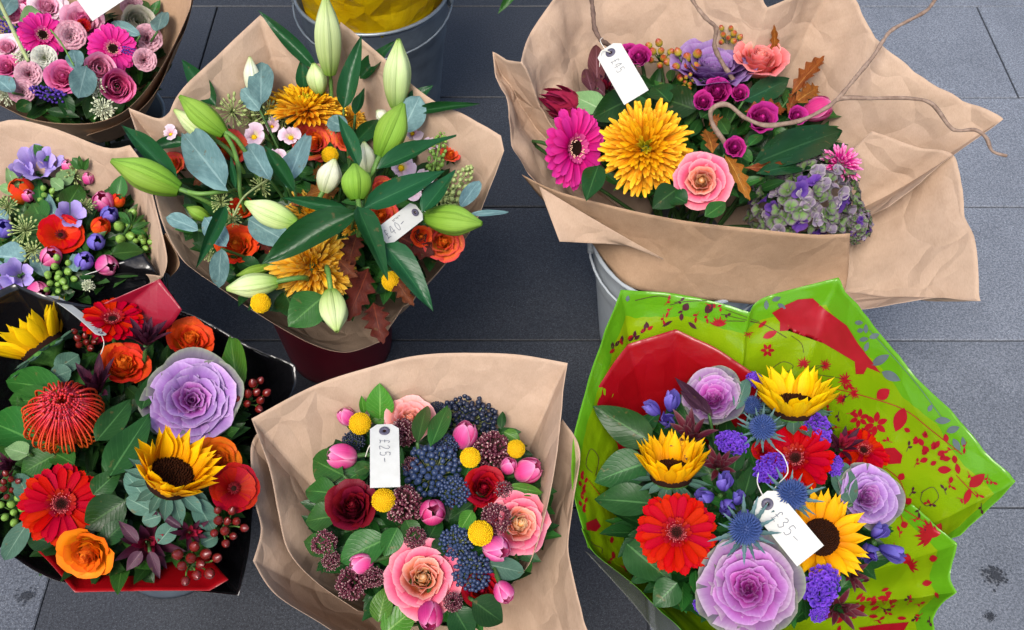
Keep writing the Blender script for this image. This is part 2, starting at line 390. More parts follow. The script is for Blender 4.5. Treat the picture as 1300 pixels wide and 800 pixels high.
def gerbera(c, cin, disk, poll, seed=0):
    r = random.Random(seed); out = []
    ms = [mesh('petal', strap(.40, .118, w_strap, 6+4*k, -16, .22, 4, 6, .10, jag=1), c) for k in range(3)]
    m2 = [mesh('petal', strap(.35, .100, w_strap, 16+4*k, -18, .25, 4, 5, .10, jag=1), c) for k in range(2)]
    m3 = mesh('petal', strap(.13, .045, w_strap, 48, -26, .3, 2, 4), cin)
    for k in range(26): out.append(('petal', ms[k % 3], spin(k, 26, 0, r) @ T3(0, .10, -.015+r.uniform(-.01, .01)) @ M.Scale(r.uniform(.93, 1.04), 4)))
    for k in range(22): out.append(('petal', m2[k % 2], spin(k, 22, .5, r) @ T3(0, .09, .0) @ M.Scale(r.uniform(.92, 1.05), 4)))
    for k in range(24): out.append(('petal', m3, spin(k, 24, .2, r) @ T3(0, .075, .005) @ M.Scale(r.uniform(.8, 1.1), 4)))
    out.append(('disk', mesh('disk', lathe([(.12, -.05), (.125, .0), (.1, .03), (.06, .03), (.03, .015), (.002, .01)], 20), disk), I4))
    g = []; b = ball(.0075, 5, 4)
    for k in range(70):
        a = r.uniform(0, 2*pi); q = .09+.035*(k % 3)/2+r.uniform(-.006, .006)
        g.append(tf(b, T3(q*cos(a), q*sin(a), .04+r.uniform(0, .02))))
    out.append(('pollen_ring', mesh('pollen_ring', join(g), poll), I4, 'stuff'))
    g = []; b = tf(ball(.01, 5, 4), I4)
    for k in range(60):
        q = .07*math.sqrt(k/60); a = k*2.39996; g.append(tf(b, T3(q*cos(a), q*sin(a), .028-.012*(1-q/.07))))
    out.append(('eye', mesh('eye', join(g), 'diskd'), I4, 'stuff'))
    out.append(('calyx', mesh('calyx', lathe([(.03, -.22), (.06, -.17), (.13, -.06), (.16, -.02)], 12), 'sepal'), I4))
    return out
def sunflower(c, seed=0, up=0, sep=1):
    r = random.Random(seed); out = []
    ms = [mesh('petal', strap(.36, .125, w_point, 4+9*k+up, 14-16*k, .35, 4, 7, .1, side=.05*(k-1)), c) for k in range(3)]
    for k in range(21): out.append(('petal', ms[k % 3], spin(k, 21, 0, r) @ T3(0, .18, -.03) @ RY(r.uniform(-.25, .25)) @ M.Scale(r.uniform(.88, 1.05), 4)))
    m2 = [mesh('petal', strap(.32, .115, w_point, 20+10*k+up, 10-20*k, .4, 4, 7, .1, side=-.05*k), c) for k in range(3)]
    for k in range(19): out.append(('petal', m2[k % 3], spin(k, 19, .4, r) @ T3(0, .185, -.01) @ RY(r.uniform(-.3, .3)) @ M.Scale(r.uniform(.85, 1.06), 4)))
    out.append(('disk', mesh('disk', lathe([(.2, -.05), (.2, .0), (.17, .035), (.11, .04), (.05, .025), (.002, .02)], 24), 'diskd'), I4))
    g = []; b = lathe([(.009, 0), (.008, .012), (.001, .022)], 5)
    for k in range(260):
        q = .195*math.sqrt((k+.5)/260); a = k*2.39996
        z = .026+(.014 if .08 < q < .16 else .0)-max(0, q-.16)*.4
        g.append(tf(b, T3(q*cos(a), q*sin(a), z) @ M.Scale(r.uniform(.8, 1.5), 4)))
    out.append(('disk_florets', mesh('disk_florets', join(g), 'diskb'), I4, 'stuff'))
    if sep:
        me = [mesh('sepal', strap(.22, .10, w_point, -28+14*k, 40-14*k, .4, 4, 6), 'l_eucag') for k in range(2)]
        for k in range(15): out.append(('sepal', me[k % 2], spin(k, 15, 0, r) @ T3(0, .15, -.07) @ RY(r.uniform(-.3, .3)) @ M.Scale(r.uniform(.85, 1.25), 4)))
    out.append(('calyx', mesh('calyx', lathe([(.03, -.26), (.07, -.18), (.18, -.09), (.2, -.04)], 12), 'sepal'), I4))
    return out
def mum(cs, n=150, seed=0, flat=0.0):
    r = random.Random(seed); out = []; bank = {}
    for k in range(n):
        f = math.sqrt((k+.5)/n); b = int(f*7.999)
        if b not in bank:
            e = 84-95*((b+.5)/8)**1.25; L = .08+.27*((b+.5)/8)
            c = cs[2] if b < 2 else cs[1] if b < 5 else cs[0]
            bank[b] = [mesh('petal', strap(L, .042+.024*b/8, w_spoon, e-14+10*v, 40-20*v, .9, 4, 6, 0, side=.09*(v-1)), c) for v in range(3)]
        a = k*2.39996; q = .008+.13*f
        out.append(('petal', bank[b][r.randrange(3)], RZ(a) @ T3(0, q, -.02+.06*(1-f*f)) @ RY(r.uniform(-.5, .5)) @ RX(r.uniform(-.12, .12)) @ M.Scale(r.uniform(.82, 1.16), 4)))
    out.append(('calyx', mesh('calyx', lathe([(.03, -.2), (.08, -.15), (.13, -.08), (.02, -.05)], 12), 'sepal'), I4))
    return out
def rose(co, cm, ci, seed=0, opn=1.0, sep=True, tight=False):
    r = random.Random(seed); out = []
    lay = [(2, 250, .40, (8, 0, -2), .006, ci, .06), (3, 210, .40, (18, -3, -5), .016, ci, .08), (3, 180, .39, (34, -1, -2), .026, ci, .08), (4, 150, .39, (48, 2, 0, 8), .034, ci, .10),
           (4, 140, .38, (70, 10, 6, 26), .035, cm, .14), (5, 120, .43, (78, 22, 14, 55), .04, cm, .16), (5, 112, .50, (84, 38, 28, 92), .04, co, .18), (5, 104, .55, (88, 55, 50, 118), .04, co, .2)]
    if opn < .9: lay = lay[:-1]
    if opn < .6: lay = lay[:-1]
    for li, (n, sp, L, an, r0, c, dr) in enumerate(lay):
        for k in range(n):
            an2 = tuple(a*(.85+.15*opn)+r.uniform(-5, 5) for a in an)
            me = mesh('petal', cup(sp, L*r.uniform(.95, 1.05), an2, r0, -.34, 8, 8, dr, 2.6, .006+.003*li, 2, seed=seed*9+li*5+k, lean=.06, wp=lambda t: .55+.45*min(1, t*1.8)), c)
            out.append(('petal', me, RZ(2*pi*(k+li*.37)/n+r.uniform(-.12, .12))))
    out.append(('heart', mesh('heart', lathe([(.07, -.25), (.062, -.05), (.045, .015), (.022, .04), (.002, .045)], 10), ci), I4))
    if sep:
        me = mesh('sepal', strap(.3, .09, w_point, -35, 55, .3, 4, 5), 'l_mid')
        for k in range(5): out.append(('sepal', me, spin(k, 5, 0, r) @ T3(0, .04, -.36)))
    out.append(('calyx', mesh('calyx', lathe([(.025, -.5), (.06, -.44), (.07, -.38), (.05, -.33)], 10), 'sepal'), I4))
    return out
def ranunc(co, ci, seed=0, n=6):
    r = random.Random(seed); out = []
    for li in range(n):
        f = li/(n-1); k_ = 4+li//2
        for k in range(k_):
            an = tuple(q+r.uniform(-9, 9) for q in (60+25*f, 30*f+10, 2+10*f, -22+56*f*f))
            me = mesh('petal', cup(150-30*f, (.22+.22*f)*r.uniform(.92, 1.1), an, .015+.02*f, -.25, 8, 6, .2, 2.4, .008, 2, seed=li*7+k+seed, lean=.06), ci if f < .5 else co)
            out.append(('petal', me, RZ(2*pi*(k+li*.41)/k_+r.uniform(-.1, .1))))
    out.append(('calyx', mesh('calyx', lathe([(.03, -.38), (.07, -.3), (.06, -.24)], 10), 'sepal'), I4))
    return out
def carnation(c, seed=0):
    r = random.Random(seed); out = []
    for li in range(5):
        f = li/4; n = 4+li
        for k in range(n):
            me = mesh('petal', cup(85, .26+.2*f, (30+30*f, 5+40*f, 30+58*f), .02, -.24, 8, 6, .05, 3, .028, 6, seed=li*5+k+seed), c)
            out.append(('petal', me, RZ(2*pi*(k+li*.43)/n+r.uniform(-.2, .2))))
    out.append(('calyx', mesh('calyx', lathe([(.03, -.5), (.06, -.42), (.07, -.25), (.05, -.2)], 10), 'sepal'), I4))
    return out
def cabbage(ci, cm, co, cr_, seed=0, rim=True):
    r = random.Random(seed); out = []
    lay = [(3, 200, .16, (30, 0, 4), ci), (3, 170, .20, (48, 6, 14), ci), (4, 150, .25, (60, 14, 26), ci), (4, 145, .31, (68, 22, 36), ci), (4, 140, .36, (74, 30, 44), cm),
           (5, 130, .42, (80, 38, 52), cm), (5, 126, .47, (84, 44, 60), co), (5, 122, .51, (86, 50, 66), co)]
    if rim: lay.append((6, 110, .55, (90, 56, 70), cr_))
    for li, (n, sp, L, an, c) in enumerate(lay):
        a0 = r.uniform(0, 6)
        for k in range(n):
            sd = li*3+k*1.7+seed*11
            me = mesh('leaf', cup(sp*r.uniform(.9, 1.08), L*r.uniform(.9, 1.08), tuple(a+r.uniform(-4, 4) for a in an), .012, -.20, 14, 8, .24, 2.4, .004+.0030*li*r.uniform(.6, 1.4), r.uniform(1.5, 3.2), seed=sd, lean=.055), c)
            out.append(('leaf', me, RZ(2*pi*k/n+a0+r.uniform(-.09, .09)) @ T3(r.uniform(-.008, .008), r.uniform(-.008, .008), 0)))
    return out
def tulip(c, seed=0, L=1.35):
    out = []
    for k in range(3):
        out.append(('petal', mesh('petal', cup(150, L*.98, (84, 30, 4, -24, -66), .03, -L*.44, 8, 9, .16, 2, .01, 2, seed=k+seed, wp=lambda t: .6+.4*min(1, 2*t)-max(0, t-.7)*.9), c), RZ(2*pi*k/3)))
        out.append(('petal', mesh('petal', cup(118, L, (86, 34, 8, -20, -60), .04, -L*.45, 8, 9, .2, 2, .01, 2, seed=k+9+seed, wp=lambda t: .6+.4*min(1, 2*t)-max(0, t-.7)*.8), c), RZ(2*pi*(k+.5)/3)))
    return out
def lilybud(c, seed=0):
    """axis +z, base at 0, length 1, width about .3"""
    out = []
    def tep(span, k, off, bulge):
        def fn(s, t):
            w_ = (sin(pi*min(1, t*.8+.12))**.8*(1-max(0, t-.55)**1.6*1.9))*.155*bulge
            w_ = max(w_, .006)
            h = s*R_(span)/2
            rr = w_*(1+.09*max(0, 1-abs(s)*3.2)**1 - .16*abs(s)**5+.03*cos(h*3))
            return (rr*sin(h), rr*cos(h), t)
        return grid(fn, 10, 12)
    for k in range(3):
        out.append(('petal', mesh('petal', tep(121, k, 0, 1.0), c), RZ(2*pi*k/3+.5+seed)))
    for k in range(3):
        out.append(('petal', mesh('petal', tep(40, k, 0, .99), c), RZ(2*pi*(k+.5)/3+.5+seed)))
    return out
def craspedia(seed=0, n=430):
    out = [('core', mesh('core', ball(.47, 16, 10), 'craspd'), I4)]
    g = []; b = lathe([(.03, 0), (.033, .02), (.022, .042), (.004, .048)], 5); rr_ = random.Random(4)
    for k in range(n):
        z = 1-2*(k+.5)/n; q = math.sqrt(1-z*z); a = k*2.39996
        d = V((q*cos(a), q*sin(a), z)); g.append(tf(b, frame(d*rr_.uniform(.445, .475), d, V((.1, .3, 1)), rr_.uniform(.7, 1.25))))
    out.append(('floret_ball', mesh('floret_ball', join(g), 'crasp'), I4, 'stuff'))
    return out
def berries(c, n=60, br=.058, seed=0, dome=.75, stemc='stempale'):
    r = random.Random(seed); g, st = [], []; b = ball(br, 9, 7); tip = ball(br*.3, 5, 3); pts = []
    tries = 0
    while len(pts) < n and tries < 4000:
        tries += 1
        q = math.sqrt(r.random())*.46; a = r.uniform(0, 2*pi)
        p = V((q*cos(a)*r.uniform(.8, 1.05), q*sin(a), dome*(math.sqrt(max(0, .25-q*q))-.4)+r.uniform(-.10, .0)))
        if all((p-o).length > br*1.7 for o in pts): pts.append(p)
    for p in pts:
        d = (p-V((0, 0, -.6))).normalized(); m = frame(p, d, V((.2, 1, 0)), r.uniform(.82, 1.1))
        g.append(tf(b, m)); g.append(tf(tip, m @ T3(0, 0, br*.95)))
        st.append(tube([V((0, 0, -.5)), p*.5+V((0, 0, -.25)), p], .012, .007, 4))
    return [('berry_cluster', mesh('berry_cluster', join(g), c), I4, 'stuff'), ('stalks', mesh('stalks', join(st), stemc), I4, 'stuff')]
def skimmia(seed=0, n=260):
    r = random.Random(seed); g, h = [], []; b = ball(.034, 6, 5); t = ball(.02, 5, 3)
    for k in range(n):
        z = r.uniform(-.3, 1); q = math.sqrt(1-z*z); a = k*2.39996
        p = V((q*cos(a)*.45, q*sin(a)*.45, z*.36-.1))*r.uniform(.72, 1.02); s = r.uniform(.75, 1.25)
        g.append(tf(b, T3(*p) @ M.Scale(s, 4)))
        if r.random() < .6: h.append(tf(t, T3(*(p+p.normalized()*.032*s)) @ M.Scale(s, 4)))
        if k % 3 == 0: g.append(tube([V((0, 0, -.4)), p], .012, .008, 4))
    return [('bud_cluster', mesh('bud_cluster', join(g), 'skim'), I4, 'stuff'), ('bud_tips', mesh('bud_tips', join(h), 'skimt'), I4, 'stuff')]
def hypericum(c, n=6, seed=0, br=.15, spread=.36):
    r = random.Random(seed); out = []; st = []
    bm_ = mesh('berry', lathe([(.01, -br*.9), (br*.75, -br*.6), (br, 0), (br*.8, br*.75), (br*.35, br*1.25), (br*.08, br*1.45)], 12), c)
    cal = mesh('calyx', join([tf(strap(br*1.25, br*.95, w_oval, 35, 20, .4, 3, 4), RZ(2*pi*k/5)) for k in range(5)]), 'sepal')
    for k in range(n):
        a = k*2.39996+seed; q = spread*math.sqrt((k+.3)/n); p = V((q*cos(a), q*sin(a), -.1*q+r.uniform(-.06, .06)))
        d = (V((q*cos(a), q*sin(a), .55))+V((r.uniform(-.2, .2), r.uniform(-.2, .2), 0))).normalized()
        m = frame(p, d, V((.2, 1, 0)), r.uniform(.85, 1.1))
        out.append(('berry', bm_, m)); out.append(('calyx', cal, m @ T3(0, 0, -br*.95)))
        st.append(tube([V((0, 0, -.7)), p-d*.25, p-d*br*.8], .02, .016, 5))
    out.append(('stalks', mesh('stalks', join(st), 'stem'), I4))
    return out
def pincushion(seed=0):
    r = random.Random(seed); out = []
    out.append(('core', mesh('core', ball(.3, 14, 8, .85), 'pin'), T3(0, 0, -.08)))
    for ring, n in ((0, 50), (1, 44), (2, 32), (3, 20)):
        g = []; k_ = (1, .8, .58, .34)[ring]; up = (0, .05, .09, .12)[ring]
        for k in range(n):
            a = 2*pi*(k+ring*.5)/n+r.uniform(-.08, .08); h_ = V((cos(a), sin(a), 0)); q = r.uniform(.94, 1.06); j_ = r.uniform(-.03, .03)
            pts = curve([h_*.12+V((0, 0, -.28)), h_*.44*k_*q+V((0, 0, -.16+up)), h_*.51*k_*q+V((0, 0, .06+up)), h_*.40*k_*q+V((0, 0, .24+up+j_)), h_*(.24*k_+j_)+V((0, 0, .33+up+j_))], 3)
            g.append(tube(pts, .016, .011, 5)); g.append(tf(ball(.021, 6, 4), T3(*pts[-1])))
        out.append(('styles', mesh('styles', join(g), 'pin'), I4, 'stuff'))
    return out
def leucadendron(c, c2, seed=0, n=17, opn=.9):
    r = random.Random(seed); out = []
    for k in range(n):
        f = k/(n-1); L = .42+.28*f
        me = mesh('bract', strap(L, .17, w_leaf, 84-46*f*opn, -18*f, .45, 4, 6), c2 if f < .45 else c)
        out.append(('bract', me, RZ(k*2.39996) @ T3(0, .025+.03*f, -.25-.12*f) @ RY(r.uniform(-.2, .2))))
    return out
def eryngium(seed=0):
    r = random.Random(seed); g, t = [], []; b = lathe([(.024, 0), (.018, .03), (.002, .075)], 5)
    n = 170
    for k in range(n):
        z = 1-1.15*(k+.5)/n; q = math.sqrt(max(0, 1-z*z)); a = k*2.39996; d = V((q*cos(a), q*sin(a), z)); p = V((d.x*.2, d.y*.2, d.z*.25-.02))
        g.append(tf(b, frame(p, d, V((.1, .3, .2)), r.uniform(.8, 1.1)))); 
        if k % 2 == 0: t.append(tube([p, p+d*.085], .004, .003, 3))
    out = [('core', mesh('core', ball(.2, 14, 8, 1.2), 'eryn'), T3(0, 0, -.02)), ('floret_dome', mesh('floret_dome', join(g), 'eryn'), I4, 'stuff'), ('stamens', mesh('stamens', join(t), 'eryt'), I4, 'stuff')]
    wsp = lambda t: max(.03, (1-t)**.75*(.55+.45*abs(sin(t*13))))
    me = [mesh('bract', strap(.42, .12, wsp, -8+14*k, 18, .3, 4, 12, side=.05*(k-1)), 'eryl') for k in range(3)]
    for k in range(15): out.append(('bract', me[k % 3], spin(k, 15, 0, r) @ T3(0, .15, -.12) @ M.Scale(r.uniform(.75, 1.15), 4)))
    return out
def statice(c='statice', n=64, seed=0, el=1.35):
    r = random.Random(seed); bank = [mesh('floret', join([tf(cup(75, .115, (20, 45, 70), .01, 0, 4, 4, .05, 2, .02, 4, seed=k+v*7), RZ(2*pi*k/5)) for k in range(5)]), c) for v in range(3)]
    out = []
    for k in range(n):
        q = math.sqrt((k+.5)/n)*.42; a = k*2.39996; p = V((q*cos(a), q*sin(a)*el, .22*math.sqrt(max(0, 1-(q/.45)**2))-.1+r.uniform(-.05, .03)))
        d = V((p.x*1.2+r.uniform(-.4, .4), p.y+r.uniform(-.4, .4), .6)); out.append(('floret', bank[k % 3], frame(p, d, V((.1, 1, .2)), r.uniform(.8, 1.15))))
    return out
def hydrangea(n=165, seed=0):
    r = random.Random(seed); bank = []
    for v, c in enumerate(('hyd_g', 'hyd_p', 'hyd_g', 'hyd_v', 'hyd_p', 'hyd_g')):
        gs = [tf(cup(96, .088, (40, 55, 78), .006, 0, 5, 4, .16, 2.4, .006, 2, seed=k+v*5), RZ(2*pi*k/4) @ RX(r.uniform(-.25, .25))) for k in range(4)]
        gs.append(tf(ball(.014, 6, 4), T3(0, 0, .01))); bank.append(mesh('floret', join(gs), c))
    out = []
    for k in range(n):
        z = 1-1.1*(k+.5)/n; q = math.sqrt(max(0, 1-z*z)); a = k*2.39996; d = V((q*cos(a), q*sin(a), z))
        s = r.uniform(.84, 1.08); p = V((d.x*.46*s, d.y*.46*s, d.z*.36*s-.2))
        d2 = d+V((r.uniform(-.7, .7), r.uniform(-.7, .7), r.uniform(-.3, .3)))
        c = 3 if (noise.noise(d*2.2+V((seed, 0, 0))) > .34) else r.choice((0, 1, 2, 4, 5, 0))
        out.append(('floret', bank[c], frame(p, d2, V((.3, .5, .1)), r.uniform(.85, 1.2)) @ RZ(r.uniform(0, 6))))
    return out
def bells(c, n=3, seed=0, L=.55):
    """closed trumpet buds side by side"""
    r = random.Random(seed); out = []
    for k in range(n):
        a = 2*pi*k/n+seed; d = V((cos(a)*.4, sin(a)*.4, 1)).normalized(); m = frame(V((cos(a)*.12, sin(a)*.12, -.3)), d, V((.1, 1, 0)), r.uniform(.85, 1.1)) @ RZ(r.uniform(0, 2))
        for j in range(5):
            out.append(('petal', mesh('petal', cup(92, L*1.1, (40, 14, 6, -8, -24), .02, 0, 5, 7, .22, 2, .008, 2, seed=k*5+j, lean=.08), c), m @ RZ(2*pi*j/5)))
    return out
def freesia(c, seed=0, n=5, wp=None):
    out = []
    for j in range(6):
        out.append(('petal', mesh('petal', cup(66, .55, (45, 16, 22, 58), .02, -.3, 5, 6, .16, 2.2, .015, 2, seed=j+seed), c), RZ(2*pi*j/6+.2*(j % 2))))
    out.append(('tube', mesh('tube', lathe([(.02, -.5), (.05, -.4), (.06, -.27)], 8), c), I4))
    return out
def snap(c='snap', seed=0):
    out = []
    for j in range(5):
        out.append(('petal', mesh('petal', cup(84+20*(j % 2), .5-.12*(j % 3), (30, 30-20*(j % 2), 60, 95), .03, -.2, 6, 6, .1, 2.5, .05, 3, seed=j+seed), c), RZ(2*pi*j/5)))
    out.append(('throat', mesh('throat', ball(.08, 8, 6), 'crasp'), T3(0, 0, -.10)))
    return out
def seeds(c='seed', n=30, seed=0, L=.42, long=1.0):
    r = random.Random(seed); g = []; b = tf(ball(.035, 6, 5, 1.9), T3(0, 0, L))
    for k in range(n):
        z = r.uniform(-.1, 1); q = math.sqrt(1-z*z); a = k*2.39996; d = V((q*cos(a), q*sin(a), z)); m = frame(V((0, 0, -.1)), d, V((.1, .4, .2)), r.uniform(.7, 1.1))
        g.append(tf(b, m)); g.append(tf(tube([(0, 0, 0), (0, 0, L)], .011, .011, 4), m))
    return [('seed_cluster', mesh('seed_cluster', join(g), c), I4, 'stuff')]
def spike(c, n=60, seed=0, br=.045, L=1.0, w_=.2):
    """upright spike of small bells along +y"""
    r = random.Random(seed); g = []; b = ball(br, 7, 5, 1.3)
    for k in range(n):
        t = (k+.5)/n; a = k*2.39996; q = w_*(sin(pi*min(1, t*.8+.2))**.6)
        g.append(tf(b, T3(q*cos(a), (t-.5)*L, q*sin(a)) @ RX(r.uniform(-1, 1)) @ M.Scale(r.uniform(.8, 1.15)*(1.1-.4*t), 4)))
    g.append(tube([(0, -L*.7, 0), (0, L*.45, 0)], .03, .02, 6))
    return [('bell_spike', mesh('bell_spike', join(g), c), I4, 'stuff')]
def protea_bud(seed=0):
    out = []
    for li, (n, an, L) in enumerate(((4, (40, 8, -14, -30), 1.15), (5, (62, 16, -8, -26), 1.1), (6, (80, 30, 4, -14), .9), (6, (92, 50, 20, 0), .6))):
        for k in range(n):
            out.append(('bract', mesh('bract', cup(95, L, an, .03, -.5, 5, 7, .3, 1.8, 0, 1, seed=k, wp=lambda t: .7+.3*sin(pi*t)-max(0, t-.7)*1.4), 'proteap'), RZ(2*pi*(k+li*.5)/n)))
    return out
def anemone(c, seed=0):
    r = random.Random(seed); out = []
    for li, n in ((0, 8), (1, 8)):
        for k in range(n):
            out.append(('petal', mesh('petal', cup(72, .46-.06*li, (60, 62-12*li, 72-14*li, 84-10*li), .03, -.1, 6, 6, .14, 2.5, .012, 3, seed=k+li*4+seed), c), RZ(2*pi*(k+li*.5)/n)))
    out.append(('eye', mesh('eye', ball(.07, 12, 6, .6), 'diskd'), T3(0, 0, -.03)))
    g = [tube([(0, 0, -.03), (cos(a)*q, sin(a)*q, .02)], .004, .006, 4) for k in range(46) for a, q in [(k*2.39996, .09+.04*((k*7) % 5)/5)]]
    out.append(('stamens', mesh('stamens', join(g), 'diskr'), I4, 'stuff'))
    return out

KIND = {
 'gerbera_pink': lambda s: gerbera('hot', 'hotin', 'diskd', 'pollen', s), 'gerbera_red': lambda s: gerbera('scarlet', 'redfl', 'diskr', 'pollenr', s),
 'sunflower': lambda s: sunflower('sun_p', s, 0), 'sunflower_cup': lambda s: sunflower('sun_p', s, 46), 'sunflower_y': lambda s: sunflower('sun_y', s, 38),
 'mum': lambda s: mum(('mum_out', 'mum_mid', 'mum_in'), 285, s), 'mum_amber': lambda s: mum(('amber_out', 'amber_out', 'mum_mid'), 230, s),
 'mum_pink': lambda s: mum(('magenta', 'magenta', 'magenta'), 110, s),
 'rose': lambda s: rose('rose_out', 'rose_mid', 'rose_core', s), 'rose_peach': lambda s: rose('peach_out', 'peach_out', 'rose_mid', s, .8),
 'rose_salmon': lambda s: rose('salmon_out', 'salmon_out', 'salmon_out', s, .7), 'rose_coral': lambda s: rose('coral_out', 'coral_out', 'orange_in', s, .75),
 'rose_orange': lambda s: rose('orange_out', 'orange_out', 'orange_in', s, .75), 'rose_tang': lambda s: rose('tang_out', 'tang_out', 'orange_in', s, .8),
 'rose_maroon': lambda s: rose('maroon', 'maroon', 'maroon', s, .8), 'rose_crimson': lambda s: rose('crimson', 'crimson', 'crimson', s, .8),
 'rose_pink': lambda s: rose('pinkrose', 'pinkrose', 'deeppink', s, .8), 'rose_pale': lambda s: rose('palepink', 'pinkrose', 'pinkrose', s, .9), 'rose_deep': lambda s: rose('deeppink', 'deeppink', 'deeppink', s, .8),
 'spray_rose': lambda s: rose('spray', 'spray', 'spray', s, .5, False),
 'ranunculus_pink': lambda s: ranunc('pinkrose', 'pinkrose', s), 'ranunculus_deep': lambda s: ranunc('deeppink', 'deeppink', s), 'ranunculus_cream': lambda s: ranunc('cream', 'cream', s),
 'ranunculus_red': lambda s: anemone('poppy', s), 'anemone': lambda s: anemone('redfl', s),
 'carnation_pale': lambda s: carnation('carn', s), 'carnation_dusty': lambda s: carnation('dusty', s), 'carnation_red': lambda s: carnation('redfl', s), 'carnation_white': lambda s: carnation('whitefl', s),
 'cabbage': lambda s: cabbage('cab_in', 'cab_mid', 'cab_out', 'cab_rim', s), 'cabbage_lilac': lambda s: cabbage('cab_mid', 'cab_lil', 'cab_lil', 'cab_rim', s), 'cabbage_violet': lambda s: cabbage('cab_vio', 'cab_vio', 'cab_vio', 'cab_rim', s, False),
 'tulip': lambda s: tulip('tulip', s), 'tulip_deep': lambda s: tulip('tulipdeep', s), 'tulip_orange': lambda s: tulip('orange_out', s), 'tulip_violet': lambda s: tulip('gentian', s, 1.1),
 'lily': lambda s: lilybud('lily', s), 'lily_green': lambda s: lilybud('lilyg', s), 'lily_white': lambda s: lilybud('lilyw', s),
 'craspedia': lambda s: craspedia(s), 'viburnum': lambda s: berries('blueb', 92, .057, s), 'viburnum_dark': lambda s: berries('navyb', 130, .047, s),
 'skimmia': lambda s: skimmia(s), 'hypericum': lambda s: hypericum('hyp', 10, s, .105, .42), 'hypericum_green': lambda s: hypericum('hypg', 8, s, .115, .42), 'hypericum_bud': lambda s: hypericum('gberry', 8, s, .11, .42),
 'pincushion': lambda s: pincushion(s), 'leucadendron': lambda s: leucadendron('leuca', 'leuca', s), 'leucadendron_dark': lambda s: leucadendron('leucad', 'leucad', s), 'leucadendron_red': lambda s: leucadendron('leucad', 'leucar', s),
 'eryngium': lambda s: eryngium(s), 'statice': lambda s: statice(seed=s), 'hydrangea': lambda s: hydrangea(seed=s), 'gentian': lambda s: bells('gentian', 3, s), 'violet_bell': lambda s: bells('viola', 2, s),
 'freesia': lambda s: freesia('freesia', s), 'snapdragon': lambda s: snap('snap', s), 'snapdragon_pink': lambda s: snap('sky_pink', s),
 'seeded_eucalyptus': lambda s: seeds('seed', 34, s), 'lace': lambda s: seeds('lace', 60, s, .42), 'muscari': lambda s: spike('viola', 60, s), 'green_spike': lambda s: spike('gberry', 40, s, .05, 1.0, .16), 'stock_spike': lambda s: spike('seed', 70, s, .05, 1.0, .2),
 'protea_bud': lambda s: protea_bud(s),
}
CAT = {'mum': 'chrysanthemum', 'cabbage': 'ornamental cabbage', 'lily': 'lily bud', 'viburnum': 'berries', 'hypericum': 'berries', 'seeded': 'eucalyptus seeds', 'spray': 'rose', 'green': 'flower spike', 'stock': 'flower spike',
       'lace': 'lace flower', 'violet': 'gentian', 'protea': 'protea', 'eryngium': 'thistle', 'pincushion': 'protea', 'skimmia': 'skimmia', 'leucadendron': 'leucadendron'}
NAME = {'mum': 'chrysanthemum', 'cabbage': 'ornamental_cabbage', 'lily': 'lily_bud', 'viburnum': 'berry_sprig', 'hypericum': 'berry_sprig', 'seeded': 'eucalyptus_seed_head', 'spray': 'spray_rose', 'green': 'flower_spike', 'stock': 'flower_spike',
        'lace': 'lace_flower', 'violet': 'gentian', 'protea': 'protea_bud', 'eryngium': 'sea_holly', 'pincushion': 'pincushion_protea', 'snapdragon': 'snapdragon_floret'}

# ------------------------------------------------------------------ bouquets
BQ = None
def bouquet(name, cx, cy, R, ztop, drop, zb=.24, lean=.45, bind=None):
    global BQ
    c = bind or P(cx, cy, ztop)
    BQ = dict(name=name, cx=cx, cy=cy, R=R, zt=ztop, drop=drop, bind=V((c.x, c.y, zb)), lean=lean)
GUARD = {}
def PG(px, py, z, margin):
    """the place at that height, but in front of the wrap's inside"""
    p = P(px, py, z); d = ray(px, py).normalized(); L = (p-CAM).length
    for tr in GUARD.get(BQ['name'], ()):
        h = tr.ray_cast(CAM, d)
        if h[0] is not None and h[3] < L+margin: L = h[3]-margin
    return CAM+d*L
def dome(px, py):
    q = ((px-BQ['cx'])**2+((py-BQ['cy'])*1.1)**2)/BQ['R']**2
    return BQ['zt']-BQ['drop']*min(q, 1.6)
SEED = [0]
SUB = {'pollen_ring': 'disk', 'disk_florets': 'disk', 'sepal': 'calyx', 'floret_ball': 'core', 'floret_dome': 'core', 'stamens': ('eye', 'core'), 'eye': 'disk'}
def put_parts(o, tpl):
    """parts under the thing, and what sits on a part under that part"""
    names = {q[0] for q in tpl}; made = {}
    par = lambda n: next((c for c in ((SUB[n],) if isinstance(SUB.get(n), str) else SUB.get(n, ())) if c in names), None)
    for q in tpl:
        if not par(q[0]): made[q[0]] = (part(q[0], q[1], o, q[2], q[3] if len(q) > 3 else None), q[2])
    for q in tpl:
        c = par(q[0])
        if c: part(q[0], q[1], made[c][0], made[c][1].inverted() @ q[2], q[3] if len(q) > 3 else None)
def tpl_size(tpl):
    """how wide the head is: leaves out the few longest tips"""
    d = sorted(math.hypot(q.x, q.y) for t_ in tpl if t_[0] not in ('stem', 'stalks', 'sepal', 'calyx') for v in t_[1].vertices for q in [t_[2] @ v.co])
    return 2*d[int(len(d)*.985)]
